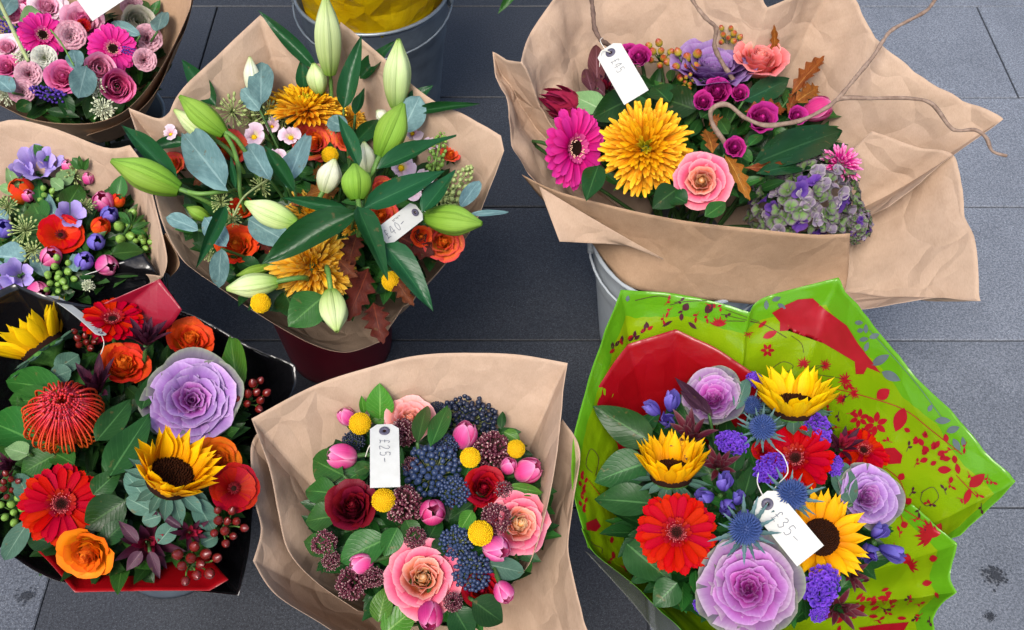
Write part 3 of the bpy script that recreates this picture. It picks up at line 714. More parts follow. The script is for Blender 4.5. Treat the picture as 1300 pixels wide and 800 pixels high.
def fl(kind, px, py, d, label, t=None, dz=0.0, sp=None, sq=None, stem=True, v=None, seed=None, guard=True):
    """a flower head whose face centre shows at px, py with d picture points across"""
    SEED[0] += 1; base = kind.split('_')[0]
    p = P(px, py, dome(px, py)+dz); s = d*m_per_px(p)
    if guard: p = PG(px, py, p.z, s*.33); s = d*m_per_px(p)
    if t is None:
        dx, dy = (px-BQ['cx'])/BQ['R'], (BQ['cy']-py)/BQ['R']; t = (dx*BQ['lean'], .25+dy*BQ['lean'])
    ax = axis(p, t); m = frame(p, ax, UP if abs(ax.dot(UP)) < .95 else RI, s) @ RZ(R_(sp) if sp is not None else rnd.uniform(0, 6.28))
    if sq: m = m @ M.Diagonal((sq[0], sq[1], sq[2] if len(sq) > 2 else 1, 1))
    var = (SEED[0] % 2 if v is None else v); big = base in ('mum', 'hydrangea', 'statice', 'craspedia')
    tpl = cached((kind, 0 if big else var), lambda: KIND[kind](0 if big else var*3+1))
    nf = cached(('size', kind, 0 if big else var), lambda: tpl_size(tpl)); m = m @ M.Scale(1/nf, 4)
    o = empty(NAME.get(base, base), m, label, CAT.get(base, base), '%s flowers of the %s' % (NAME.get(base, base).replace('_', ' '), BQ['name']))
    put_parts(o, tpl)
    if stem: add_stem(o, m, p, ax, s)
    return o
def add_stem(o, m, p, ax, s, r=None, off=.3, mat='stemd'):
    b = BQ['bind']+V((rnd.uniform(-.04, .04), rnd.uniform(-.04, .04), 0)); a = p-ax*s*off
    pts = curve([a, a-ax*.05*1.0, (a*.4+b*.6)-V((0, 0, .0)), b], 4)
    inv = m.inverted(); g = tube(pts, .0032 if r is None else r, .003, 6)
    part('stem', mesh('stem', ([tuple(inv @ V(v)) for v in g[0]], g[1], g[2]), mat), o)
def bud(kind, bx, by, tx, ty, wpx, label, zb=0.0, zt=0.0, spn=0, leaves=(), stem=True):
    """a long bud from its base to its tip"""
    base = kind.split('_')[0]
    b = PG(bx, by, dome(bx, by)+zb, .02); e = PG(tx, ty, dome(bx, by)+zt, .02); ax = (e-b); L = ax.length
    k = .9*wpx*m_per_px((b+e)/2)/L/.31
    m = frame(b, ax, to_cam(b), L) @ RZ(R_(spn)); tpl = cached((kind, 0), lambda: KIND[kind](0))
    o = empty(NAME.get(base, base), m, label, CAT.get(base, base), '%ss of the %s' % (NAME.get(base, base).replace('_', ' '), BQ['name']))
    for q in tpl: part(q[0], q[1], o, M.Diagonal((k, k, 1, 1)) @ q[2], q[3] if len(q) > 3 else None)
    if stem: add_stem(o, m, b+ax.normalized()*.01, ax.normalized(), L, .004, 0, 'stem')
    return o

def leaf_mesh(kind, var=0):
    rv = random.Random(var*13+1); kb, kt, kw = rv.uniform(.4, 1.9), rv.uniform(-.35, .35), rv.uniform(.6, 2.0)
    L = {'salal': (w_leafb, 'l_salal', -.14, .2), 'mid': (w_leaf, 'l_mid', -.14, .25), 'dark': (w_leaf, 'l_dark', -.14, .25), 'fresh': (w_leaf, 'l_fresh', -.14, .25), 'euca': (w_oval, 'l_euca', -.06, .1), 'eucag': (w_oval, 'l_eucag', -.06, .1),
         'lily': (w_lance, 'l_lily', -.16, .35), 'lilym': (w_lance, 'l_mid', -.16, .3), 'asp': (w_leaf, 'l_asp', -.2, .2), 'pale': (w_heart, 'l_pale', -.1, .2), 'purp': (w_lance, 'l_purp', -.1, .3), 'wine': (w_leaf, 'l_wine', -.1, .3), 'leucad': (w_leaf, 'leucad', -.12, .4), 'leucar': (w_leaf, 'leucar', -.12, .4)}
    if kind in ('oak', 'rust'):
        def wp(t):
            x = t*4.5; f = x-int(x); tooth = (f/.72 if f < .72 else (1-f)/.28)
            return max(.015, (.5+.5*tooth**1.2)*(sin(pi*min(1, t*.88+.1))**.7)) if t < .985 else .015
        def fn(s, t):
            w_ = .5*wp(t); e = abs(s)
            return (s*w_*(1 if s > 0 else .93), t+e*.10*(1-t)-.03*s*t, .05*sin(t*5)+.25*(s*s)*w_-.12*t*t+.03*sin(t*15+s*3)*e)
        return mesh('leaf', grid(fn, 6, 36), 'l_oak' if kind == 'oak' else 'l_rust')
    wp, mt, bend, fold = L[kind]
    def fn(s, t):
        w_ = .5*wp(t); u = .022*kw*sin(t*9+s*2+var)*abs(s)
        return (s*w_+.05*kt*sin(pi*t), t, kb*bend*(t*t*1.3-t*.3)+fold*abs(s)**1.3*w_+u+kt*s*w_*t)
    return mesh('leaf', grid(fn, 6, 10), mt)
def leaf_at(kind, bx, by, tx, ty, wpx, zb, zt, roll=0):
    b, e = PG(bx, by, zb, .012), PG(tx, ty, zt, .012); y = e-b; L = y.length; mid = (b+e)/2; W = wpx*m_per_px(mid)
    n = to_cam(mid)*.75+V((0, 0, .35)); z = (n-y*(n.dot(y)/y.dot(y))).normalized(); yn = y.normalized(); x = yn.cross(z)
    m = M.Translation(b) @ M((x, yn, z)).transposed().to_4x4() @ RY(R_(roll)) @ M.Diagonal((W, L, (W+L)*.5, 1))
    return m
def sprig(name, kind, label, leaves, cat='leaves', dz=0.0, stem=True, group=None, dzt=0.0):
    """leaves = (base x, base y, tip x, tip y, width[, base dz, tip dz, roll]) on one stem"""
    l0 = leaves[0]; p = P(l0[0], l0[1], dome(l0[0], l0[1])+dz); m0 = M.Translation(p)
    o = empty(name, m0, label, cat, group or 'greenery of the %s' % BQ['name']); inv = m0.inverted()
    for q in leaves:
        bx, by, tx, ty, wd = q[:5]; zb = dome(bx, by)+dz+(q[5] if len(q) > 5 else 0); zt = dome(tx, ty)+dz+dzt+(q[6] if len(q) > 6 else 0)
        k = kind if isinstance(kind, str) else kind
        vn = rnd.randrange(4); part('leaf', cached(('leaf', k, vn), lambda: leaf_mesh(k, vn)), o, inv @ leaf_at(k, bx, by, tx, ty, wd, zb, zt, q[7] if len(q) > 7 else rnd.uniform(-15, 15)))
    if stem:
        b = BQ['bind']+V((rnd.uniform(-.03, .03), rnd.uniform(-.03, .03), 0))
        pts = curve([p, p*.7+b*.3+V((0, 0, .01)), b], 4); g = tube(pts, .0022, .0026, 5)
        part('stem', mesh('stem', ([tuple(inv @ V(v)) for v in g[0]], g[1], g[2]), 'stemd'), o)
    return o
def filler(label, n, rx, ry, lo, hi, kinds=('l_dark', 'l_mid'), size=(.03, .065), seed=1, cx=None, cy=None):
    """the packed greenery under the flowers, too dense to count"""
    r = random.Random(seed); gs = []; mi = []; cx = BQ['cx'] if cx is None else cx; cy = BQ['cy'] if cy is None else cy
    def lf(s, t): w_ = .22*w_leaf(t); return (s*w_, t, -.18*t*t+.3*abs(s)*w_)
    g0 = grid(lf, 4, 6)
    for k in range(n):
        a = r.uniform(0, 2*pi); q = math.sqrt(r.random()); px, py = cx+q*cos(a)*rx, cy+q*sin(a)*ry
        p = P(px, py, dome(px, py)-r.uniform(lo, hi)); out = V((p.x-BQ['bind'].x, p.y-BQ['bind'].y, 0))
        d = (out.normalized()*r.uniform(.2, 1)+V((r.uniform(-.7, .7), r.uniform(-.7, .7), r.uniform(.0, .7)))).normalized()
        s = r.uniform(*size); n_ = V((r.uniform(-.5, .5), r.uniform(-.6, .4), 1)); z = (n_-d*n_.dot(d)).normalized()
        mi.append(0 if r.random() < .55 or q > 9 else 1); gs.append(tf(g0, M.Translation(p-d*s*.5) @ M((d.cross(z), d, z)).transposed().to_4x4() @ M.Scale(s, 4)))
    me = mesh('foliage_filler', join(gs), kinds); nf_ = len(g0[1])
    if len(kinds) > 1: me.polygons.foreach_set('material_index', [k for k in mi for _ in range(nf_)])
    o = part('foliage_filler', me, None)
    tag(o, label, 'foliage', None, 'stuff'); return o

# ------------------------------------------------------------------ sheets of paper and film
def sheet(rows, mat, closed=False, m=6, n=6, corners=(), crease=.004, cs=7.0, seed=0, thick=.0006, name='sheet', fine=.0):
    """a surface through rows of world points; corners = columns where the rim is sharp"""
    cols = [curve(r_, m, closed, corners) for r_ in rows]; nc = len(cols[0])
    out = [curve([c[i] for c in cols], n) for i in range(nc)]; nr = len(out[0])
    vs, fs, uv = [], [], []
    for j in range(nr):
        for i in range(nc):
            p = out[i][j]; f = j/(nr-1)
            q = p*cs+V((seed*3.7, seed*1.3, 0))
            a = abs(noise.noise(q))*2-.5; b = abs(noise.noise(q*2.3+V((5, 1, 2))))*1.0-.25; c = noise.noise(q*.45)
            v1 = noise.voronoi(q*.9)[0]; v2 = noise.voronoi(q*2.4+V((3, 1, 0)))[0]
            h = (a*.30+b*.25+(v1[1]-v1[0]-.3)*.55+(v2[0]-.3)*.30)*crease*min(1, f*1.6)+c*crease*.9*f+fine*noise.noise(q*9)
            vs.append(p+V((h*.35, -h*.45, h*.9)))
            uv.append((i/(nc-1 if not closed else nc), f))
    for j in range(nr-1):
        for i in range(nc if closed else nc-1):
            a, b = j*nc+i, j*nc+(i+1) % nc; fs.append((a, b, b+nc, a+nc))
    return vs, fs, uv
def sheet_part(name, g, mat, parent, thick=.0006, label=None):
    o = part(name, mesh(name, g, mat), parent, None, None, label)
    if thick:
        md = o.modifiers.new('thickness', 'SOLIDIFY'); md.thickness = thick; md.offset = 0
    return o
def cone(rim, mat, f=(.25, .5, .76, 1), g=(0, .26, .60, 1), zb=.258, corners=(), ctr=None, **k):
    """a wrap that opens from the tied stems to the rim, rim = (px, py, z)"""
    c = ctr or BQ['bind']; rp = [P(*q[:3]) for q in rim]; rows = []
    for a, b in zip(f, g):
        rows.append([V((c.x+(p.x-c.x)*a, c.y+(p.y-c.y)*a, zb+(p.z-zb)*b)) for p in rp])
    return sheet(rows, mat, corners=tuple(i for i, q in enumerate(rim) if len(q) > 3), **k)
# ------------------------------------------------------------------ paving
def stone(name, base, fleck, dark):
    a = NT(name); oc = a.coords('Object'); oi = a.n('ObjectInfo').outputs['Random']
    geo = a.n('NewGeometry').outputs['Position']
    n1 = a.noise(geo, 260, 3, .7); n2 = a.noise(geo, 700, 2, .6); n3 = a.noise(geo, 5, 4, .6); n4 = a.noise(geo, 26, 3, .6)
    c = a.mix(a.ramp(n1, [(.40, (0, 0, 0, 1)), (.62, (1, 1, 1, 1))]), lin(dark), lin(base))
    c = a.mix(a.ramp(n2, [(.60, (0, 0, 0, 1)), (.74, (.8, .8, .8, 1))]), c, lin(fleck))
    stain = a.ramp(n4, [(.68, (1, 1, 1, 1)), (.80, (.55, .55, .55, 1))])
    c = a.mix(1.0, c, stain, 'MULTIPLY')
    k = a.math('MULTIPLY', a.math('MULTIPLY_ADD', n3, .7, .65), a.math('MULTIPLY_ADD', oi, .34, .83))
    hs = a.n('HueSaturation'); a.l(c, hs.inputs['Color']); a.l(k, hs.inputs['Value'])
    a.l(hs.outputs[0], a.b.inputs['Base Color']); a.l(a.math('MULTIPLY_ADD', n3, .35, .36), a.b.inputs['Roughness'])
    a.b.inputs['Specular IOR Level'].default_value = .45
    a.bump(a.math('ADD', n1, a.math('MULTIPLY', n4, .6)), .25, .0015)
    return a.m
stone('granite', '#34373d', '#72767c', '#1d1f24'); stone('granite_light', '#787d86', '#c0c4c8', '#50555d'); stone('granite_mid', '#5a5f68', '#a8acb2', '#383c44')  # one stone in three tones: sky reflection and shade painted into its colour
smat('grout', '#3a3e44', '#4a4e54', .9, .15, 200, bump=.5)
smat('grime', '#303339', '#3a3d43', .8, .2, 200, var=.05)
pv = part('pavement', mesh('pavement', grid(lambda s, t: (s*3, -1.2+t*5.4, -.012), 8, 8), 'grout', False), None); pv['kind'] = 'structure'
ROWS = [P(650, 8, 0).y, P(650, 432, 0).y]; RH = (ROWS[0]-ROWS[1])/3; SLX = .985; X0 = P(1240, 8, 0).x
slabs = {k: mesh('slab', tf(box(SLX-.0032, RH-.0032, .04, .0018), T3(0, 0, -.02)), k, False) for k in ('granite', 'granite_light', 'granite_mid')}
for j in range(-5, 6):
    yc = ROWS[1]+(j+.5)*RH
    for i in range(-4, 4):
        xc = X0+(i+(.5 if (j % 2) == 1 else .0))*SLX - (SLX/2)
        if abs(xc) < 2.3: part('slab', slabs['granite_light' if xc > .3 else 'granite_mid' if xc < -.5 and yc < .7 else 'granite'], pv, T3(xc+rnd.uniform(-.001, .001), yc, rnd.uniform(-.0009, .0006)) @ RX(rnd.uniform(-.002, .002)))  # painted light: sky sheen at right, half tone near left, shade between buckets
# dark gum stains trodden into the stone
def gum(px, py, d, label):
    p = P(px, py, .001); s = d*m_per_px(p)/2; r = random.Random(px); gs = []
    for k in range(150):
        x, y = r.gauss(0, .42)*s, r.gauss(0, .34)*s; q = r.uniform(.03, .13)*s; n = 6; a0 = r.uniform(0, 6)
        vs = [(p.x+x+cos(a0+2*pi*i/n)*q*r.uniform(.6, 1.2), p.y+y+sin(a0+2*pi*i/n)*q*r.uniform(.6, 1.2), .0016+k*.000008) for i in range(n)]
        gs.append((vs, [tuple(range(n))], [(.5, .5)]*n))
    tag(part('gum_stain', mesh('gum_stain', join(gs), 'grime'), None), label, 'stain', 'gum stains on the paving')
gum(1262, 731, 34, 'large dark gum stain on the paving beside the green wrap')
gum(1257, 783, 16, 'small dark gum stain at the bottom right of the paving')
gum(32, 757, 24, 'dark gum stain on the paving below the red and black wrap')

# ------------------------------------------------------------------ buckets
a = NT('galv'); g1 = a.noise(a.coords(), 14, 4, .6); 
a.l(a.ramp(g1, [(.3, '#5c6774'), (.7, '#7b8792')]), a.b.inputs['Base Color']); a.b.inputs['Metallic'].default_value = .55; a.b.inputs['Roughness'].default_value = .5
a.bump(g1, .1)
smat('galvrim', '#6e7880', '#868f96', .4, .5, 30, metal=.5)
smat('whitepl', '#9aa2aa', '#aab2b8', .45, .4, 12, var=.02)
smat('redpl', '#4c0a16', '#5a0e1c', .32, .45, 10, var=.02)
smat('water', '#0c100f', '#101614', .08, .5, 10)
def bucket(name, label, px, py, z, r_rim, r_base, h, mat, rimmat, xy=None, rings=True, lean=(0, 0)):
    """px, py, z = centre of the rim"""
    p = xy.copy() if xy else P(px, py, z); zb = z-h; m = T3(p.x, p.y, zb) @ RX(lean[0]) @ RY(lean[1])
    o = empty(name, m, label, 'bucket', 'flower buckets standing on the paving')
    rr = lambda t: r_base+(r_rim-r_base)*t
    prof = [(.001, .004), (r_base*.97, .004), (r_base, 0), (r_base, .008)]
    for k in range(1, 25):
        t = k/24; q = rr(t)
        if rings and (k in (17, 20)): q += .0025
        prof.append((q, h*t))
    inner = [(r_rim-.003, h), (rr(.6)-.003, h*.6), (rr(.3)-.003, h*.3), (r_base-.004, .01), (.001, .01)]
    bd = part('body', mesh('body', lathe(prof+inner, 48), mat), o)
    part('rim', mesh('rim', lathe([(r_rim+.004*cos(a), h+.004*sin(a)) for a in [2*pi*k/10 for k in range(11)]], 48), rimmat), bd)
    part('water', mesh('water', lathe([(rr(.45)-.004, h*.45), (.001, h*.45)], 32), 'water'), o)
    for s in (-1, 1):
        part('handle_lug', mesh('handle_lug', box(.034, .012, .022, .003), rimmat), o, RZ(R_(0)+(pi/2 if s > 0 else -pi/2)+.0) @ T3(0, -r_rim*.985-.005, h*.93))
    pts = [V((cos(a)*(r_rim+.006), -.004-abs(sin(a))*.0-sin(a)*(r_rim+.004), h*.93-sin(a)*.03)) for a in [pi*k/20 for k in range(21)]]
    part('handle', mesh('handle', tube(pts, .0024, .0024, 6), rimmat), o)
    return o
# ------------------------------------------------------------------ paper, film
def kraft(name, c1, c2, rough=.75, trans=.14, cre=1.0):
    a = NT(name); oc = a.coords('Object')
    n1 = a.noise(a.mapping(oc, (60, 60, 60)), 1, 4, .65); n2 = a.noise(a.mapping(oc, (900, 120, 300)), 1, 2, .6); n3 = a.noise(oc, 7, 3, .6)
    f = a.math('ADD', a.math('MULTIPLY', n1, .35), a.math('ADD', a.math('MULTIPLY', n2, .3), a.math('MULTIPLY', n3, .45)))
    c = a.ramp(f, [(.38, c2), (.68, c1)])
    a.l(c, a.b.inputs['Base Color']); a.b.inputs['Roughness'].default_value = rough; a.b.inputs['Specular IOR Level'].default_value = .25
    rg = a.n('TexNoise', noise_type='RIDGED_MULTIFRACTAL'); rg.inputs['Scale'].default_value = 9; rg.inputs['Detail'].default_value = 3; a.l(oc, rg.inputs['Vector'])
    vo = a.n('TexVoronoi', feature='DISTANCE_TO_EDGE'); vo.inputs['Scale'].default_value = 11; wv = a.n('VectorMath', operation='ADD'); nv = a.n('TexNoise'); nv.inputs['Scale'].default_value = 8; a.l(oc, nv.inputs['Vector']); a.l(oc, wv.inputs[0])
    sc_ = a.n('VectorMath', operation='SCALE'); a.l(nv.outputs['Color'], sc_.inputs[0]); sc_.inputs['Scale'].default_value = .12; a.l(sc_.outputs[0], wv.inputs[1]); a.l(wv.outputs[0], vo.inputs['Vector'])
    cr_ = a.math('MULTIPLY', a.math('MINIMUM', vo.outputs[0], .25), cre)
    hgt = a.math('ADD', a.math('MULTIPLY', a.math('ADD', n2, a.math('MULTIPLY', n1, 1.5)), .05), a.math('ADD', cr_, a.math('MULTIPLY', rg.outputs[0], cre*.10)))
    a.bump(hgt, .55, .012)
    a.translucent(c, trans); return a.m
kraft('kraft', '#ccb199', '#b89c84', cre=1.8, trans=.2); kraft('kraft2', '#bd9d80', '#a7876a', cre=.9)
def film(name, col, col2, rough=.22, spec=.5, trans=.2, alpha=1, crinkle=.3, border=None):
    a = NT(name); n = a.noise(a.coords(), 9, 3, .6)
    c = a.ramp(n, [(.35, col), (.65, col2)])
    if border:
        uv = a.n('UVMap').outputs[0]; sp = a.n('SeparateXYZ'); a.l(uv, sp.inputs[0])
        c = a.mix(a.math('GREATER_THAN', a.math('ADD', sp.outputs[1], a.math('MULTIPLY', a.math('SUBTRACT', n, .5), .10)), .895), c, lin(border))
    a.l(c, a.b.inputs['Base Color']); a.b.inputs['Roughness'].default_value = rough
    a.b.inputs['Specular IOR Level'].default_value = spec
    vo = a.n('TexVoronoi', feature='F1', distance='MANHATTAN'); vo.inputs['Scale'].default_value = 13; a.l(a.coords(), vo.inputs['Vector'])
    a.bump(a.math('ADD', vo.outputs[0], a.math('MULTIPLY', a.noise(a.coords(), 30, 3), .5)), crinkle, .012)
    if trans: a.translucent(c, trans)
    if alpha < 1:
        t = a.n('BsdfTransparent'); m = a.n('MixShader'); m.inputs[0].default_value = alpha
        src = a.out.inputs[0].links[0].from_socket; a.l(t.outputs[0], m.inputs[1]); a.l(src, m.inputs[2]); a.l(m.outputs[0], a.out.inputs[0])
    return a.m
film('greenfilm', '#7fa60c', '#92b010', .2, .5, .3, border='#66a81a'); film('redfilm', '#8c0610', '#9c0a14', .28, .45, .15); film('blackfilm', '#0c0c0e', '#141316', .16, .55, 0)
film('wineglossfilm', '#8a0f28', '#981630', .3, .45, .1); film('yellowfilm', '#d8b008', '#e4c810', .18, .5, .45, .85, crinkle=.9); film('clearfilm', '#8c8e8a', '#a0a29c', .12, .5, .2, .35)
smat('printred', '#8c0a18', '#9a1020', .4, .4, 30, var=.06); smat('printdark', '#3c1420', '#4a1a28', .4, .4, 30, var=.06); smat('printgrey', '#4c5a58', '#5e6a6c', .4, .4, 30, var=.1); smat('printyel', '#98b40c', '#a4bc14', .3, .4, 30, var=.05)

# each bouquet: name, centre of the flower dome, its reach in the picture, height, fall towards the edge
BQS = {'A': ('pink bouquet', 85, 50, 160, .46, .06), 'B': ('small lilac and red bouquet', 75, 285, 140, .44, .05), 'C': ('lily bouquet', 405, 240, 230, .51, .025),
       'D': ('twig bouquet', 890, 175, 230, .49, .02), 'E': ('berry bouquet', 545, 645, 170, .51, .035), 'F': ('green wrapped bouquet', 955, 630, 230, .51, .045), 'G': ('red wrapped bouquet', 160, 580, 220, .52, .07)}
def use(k): bouquet(*BQS[k], bind=V((*P(224, 692, 0).xy, .24)) if k == 'G' else None)
def wrap_root(label, name='paper_wrap', group='wraps round the bouquets'):
    return empty(name, M.Translation(BQ['bind']), label, 'wrap', group)
def ws(root, name, g, mat, thick=.0003, label=None, guard=False):
    if guard: GUARD.setdefault(BQ['name'], []).append(BVHTree.FromPolygons([V(v) for v in g[0]], g[1]))
    o = root.matrix_world.translation if False else BQ['bind']
    return sheet_part(name, ([V(v)-o for v in g[0]], g[1], g[2]), mat, root, thick, label)
def rows_px(*rows): return [[P(*q[:3]) for q in r] for r in rows]

use('A')
wA = wrap_root('brown kraft paper wrap round the pink gerbera bouquet in the top left corner')
ws(wA, 'sheet', cone([(243, -4, .50), (236, 22, .49), (218, 60, .47), (195, 100, .455), (165, 135, .44), (140, 150, .43), (110, 157, .425), (60, 155, .42), (20, 143, .43), (-30, 110, .45), (-80, 40, .5), (-60, -60, .54), (60, -120, .57), (180, -100, .56), (235, -50, .53)], 'kraft2', closed=True, seed=1, crease=.008, m=8, n=9), 'kraft2', guard=True)
ws(wA, 'sheet', cone([(252, -30, .50), (238, 30, .47), (222, 63, .455), (204, 106, .435), (183, 135, .42), (150, 158, .40), (110, 172, .385)], 'kraft2', seed=2, crease=.004), 'kraft2')
bucket('metal_bucket', 'galvanised bucket under the pink gerbera bouquet', 0, 0, .27, .12, .095, .26, 'galv', 'galvrim', xy=BQ['bind'])

use('B')
wB = wrap_root('brown kraft paper wrap round the small lilac and red bouquet at the left edge')
ws(wB, 'sheet', cone([(0, 156, .50), (60, 161, .5), (132, 187, .49), (165, 184, .49, 1), (185, 215, .48), (197, 260, .47), (212, 325, .44), (207, 351, .42, 1), (170, 350, .39), (110, 378, .37), (40, 398, .37), (-40, 372, .40), (-90, 300, .44), (-80, 210, .48)], 'kraft', closed=True, seed=3, crease=.006), 'kraft', guard=True)
ws(wB, 'sheet', sheet(rows_px([(196, 300, .36), (205, 322, .34), (206, 345, .32)], [(205, 300, .42), (220, 322, .40), (214, 348, .37)], [(210, 296, .45), (228, 333, .42), (216, 352, .39)]), 'kraft2', seed=4, crease=.001), 'kraft2')
ws(wB, 'film_sheet', sheet(rows_px([(70, 440, .30), (120, 420, .30), (170, 405, .30), (214, 372, .31)], [(40, 405, .37), (95, 382, .375), (150, 365, .38), (205, 354, .39)], [(20, 385, .405), (80, 358, .41), (130, 342, .415), (184, 321, .42)]), 'blackfilm', seed=5, crease=.006, cs=10), 'blackfilm', label='glossy black film on the front of the wrap')
bucket('dark_bucket', 'dark bucket under the small lilac and red bouquet', 0, 0, .26, .115, .09, .25, 'blackfilm', 'blackfilm', xy=BQ['bind'])

use('C')
wC = wrap_root('wide brown kraft paper wrap round the tall lily bouquet')
rimC = [(331, 17, .62, 1), (388, 72, .58), (413, 78, .58, 1), (433, 27, .62, 1), (475, 61, .6), (550, 126, .57), (590, 145, .56), (637, 171, .55, 1), (641, 190, .535, 1), (622, 240, .50), (600, 290, .47), (565, 335, .45), (532, 372, .43),
        (524, 384, .42, 1), (512, 389, .41, 1), (500, 408, .40), (482, 434, .40, 1), (440, 447, .40), (395, 436, .40), (340, 405, .41), (290, 372, .43), (250, 345, .44), (226, 322, .45), (205, 280, .47), (190, 220, .5), (177, 180, .52), (163, 138, .55, 1), (200, 150, .545), (215, 142, .55, 1), (230, 115, .57), (280, 65, .6)]
ws(wC, 'sheet', cone(rimC, 'kraft', closed=True, seed=6, crease=.015, m=9, n=12, zb=.27, g=(0, .18, .48, 1)), 'kraft', guard=True)
bucket('red_bucket', 'dark red plastic bucket under the lily bouquet', 0, 0, .27, .125, .10, .27, 'redpl', 'redpl', xy=P(432, 436, 0))

use('D')
wD = wrap_root('large crumpled brown kraft paper wrap round the bouquet with curly twigs')
ws(wD, 'sheet', cone([(690, 245, .41), (655, 195, .46), (636, 130, .49), (622, 70, .53, 1), (657, 84, .54, 1), (672, 45, .56), (702, 0, .59), (740, -50, .62), (840, -75, .64), (930, -35, .63), (975, 9, .6, 1), (1010, -5, .61), (1058, -25, .62, 1), (1088, 4, .6), (1110, 45, .58), (1132, 70, .57), (1195, 110, .55), (1266, 155, .53, 1), (1232, 183, .51), (1190, 214, .48), (1130, 262, .43)], 'kraft', seed=7, crease=.038, cs=8, n=14, m=11, zb=.265, f=(.22, .5, .76, 1), g=(0, .16, .48, 1)), 'kraft', guard=True)
ws(wD, 'sheet', cone([(1100, 170, .47), (1160, 190, .475), (1203, 206, .47), (1222, 285, .44), (1238, 384, .40, 1), (1190, 379, .39), (1140, 386, .38), (1095, 392, .37), (1040, 388, .34)], 'kraft', seed=8, crease=.022, n=12, m=11, zb=.262, g=(0, .16, .48, 1)), 'kraft')
gD3 = sheet(rows_px([(749, 303, .30), (770, 336, .29), (800, 364, .285), (860, 377, .28), (930, 384, .28), (1000, 390, .28), (1068, 394, .285)],
                            [(700, 265, .37), (775, 296, .365), (850, 320, .36), (905, 335, .355), (965, 342, .35), (1020, 345, .35), (1077, 347, .35)],
                            [(662, 222, .435), (705, 242, .43), (780, 263, .43), (870, 281, .435), (960, 291, .445), (1030, 298, .445), (1080, 296, .445)]), 'kraft2', seed=9, crease=.005)
ws(wD, 'sheet', gD3, 'kraft2')
ws(wD, 'sheet', sheet(rows_px([(684, 236, .431), (740, 270, .412), (800, 305, .385), (842, 328, .365)], [(697, 272, .405), (738, 290, .39), (792, 310, .375), (842, 329, .363)], [(710, 307, .385), (748, 309, .372), (797, 313, .366), (842, 330, .362)]), 'kraft', seed=10, crease=.002), 'kraft')
bucket('white_bucket', 'pale grey bucket under the bouquet with curly twigs', 866, 300, .28, .155, .125, .28, 'whitepl', 'whitepl')

use('E')
wE = wrap_root('brown kraft paper wrap round the blue berry and rose bouquet at the bottom')
ws(wE, 'sheet', cone([(455, 776, .415), (402, 739, .43), (367, 700, .44), (354, 650, .455), (341, 590, .475), (319, 532, .50, 1), (398, 490, .52), (470, 466, .535), (540, 450, .545), (640, 450, .55), (718, 462, .55, 1), (711, 527, .53), (704, 590, .51), (692, 645, .49), (674, 712, .465), (645, 748, .44)], 'kraft', seed=11, crease=.015, n=12, m=10), 'kraft', guard=True)
ws(wE, 'sheet', cone([(330, 545, .47), (318, 570, .475), (322, 630, .465), (331, 672, .455), (321, 712, .45, 1), (350, 755, .435), (420, 800, .42), (480, 850, .40), (560, 880, .39), (660, 880, .40), (748, 840, .42), (738, 780, .43), (722, 700, .45), (727, 640, .47), (736, 572, .49), (714, 532, .495)], 'kraft', f=(.25, .5, .76, 1), g=(0, .14, .46, 1), seed=12, crease=.012, n=12, m=10), 'kraft')
bucket('metal_bucket', 'galvanised bucket under the blue berry bouquet', 0, 0, .27, .115, .09, .26, 'galv', 'galvrim', xy=BQ['bind'])

use('F')
wF = wrap_root('bright green printed film wrap with red inside at the lower right', 'film_wrap')
gF1 = cone([(745, 695, .435), (727, 620, .47), (728, 560, .49), (742, 500, .51), (765, 430, .53), (786, 369, .55, 1), (850, 372, .55), (910, 384, .55), (950, 397, .55, 1), (972, 377, .56), (1065, 352, .58, 1), (1120, 430, .57), (1180, 500, .56), (1240, 565, .55), (1292, 611, .54, 1), (1250, 648, .50), (1214, 680, .47)], 'greenfilm', seed=13, crease=.012, n=14, m=10, cs=12, fine=.0012)
gF2 = cone([(1160, 640, .49), (1216, 690, .465, 1), (1206, 728, .45), (1216, 752, .44, 1), (1190, 778, .43), (1182, 830, .42), (1100, 880, .41), (1000, 880, .40), (900, 845, .405), (850, 790, .415), (800, 742, .425), (752, 702, .435), (735, 670, .45)], 'greenfilm', f=(.25, .5, .76, 1), g=(0, .24, .58, 1), seed=14, crease=.014, n=14, m=10, cs=12, fine=.0012)
fF1 = ws(wF, 'film_sheet', gF1, 'greenfilm', .0003, guard=True); fF2 = ws(wF, 'film_sheet', gF2, 'greenfilm', .0003, guard=True)
gF3 = cone([(770, 640, .42), (728, 585, .462, 1), (736, 545, .475), (752, 505, .492), (778, 462, .505), (797, 437, .513, 1), (858, 418, .525, 1), (905, 440, .52), (967, 480, .50, 1), (1000, 520, .46)], 'redfilm', seed=15, crease=.008, n=10, m=8, cs=10)
ws(wF, 'film_sheet', gF3, 'redfilm', .0004, 'plain red film inside the green wrap', guard=True)
ws(wF, 'clear_skirt', cone([(742, 700, .40), (790, 752, .385), (822, 792, .375), (850, 830, .37), (900, 870, .36)], 'clearfilm', seed=16, crease=.01), 'clearfilm', .0003, 'clear film hanging below the green wrap')
bucket('metal_bucket', 'galvanised bucket under the green wrapped bouquet', 0, 0, .25, .1, .085, .25, 'galv', 'galvrim', xy=BQ['bind']+V((.03, .05, 0)))

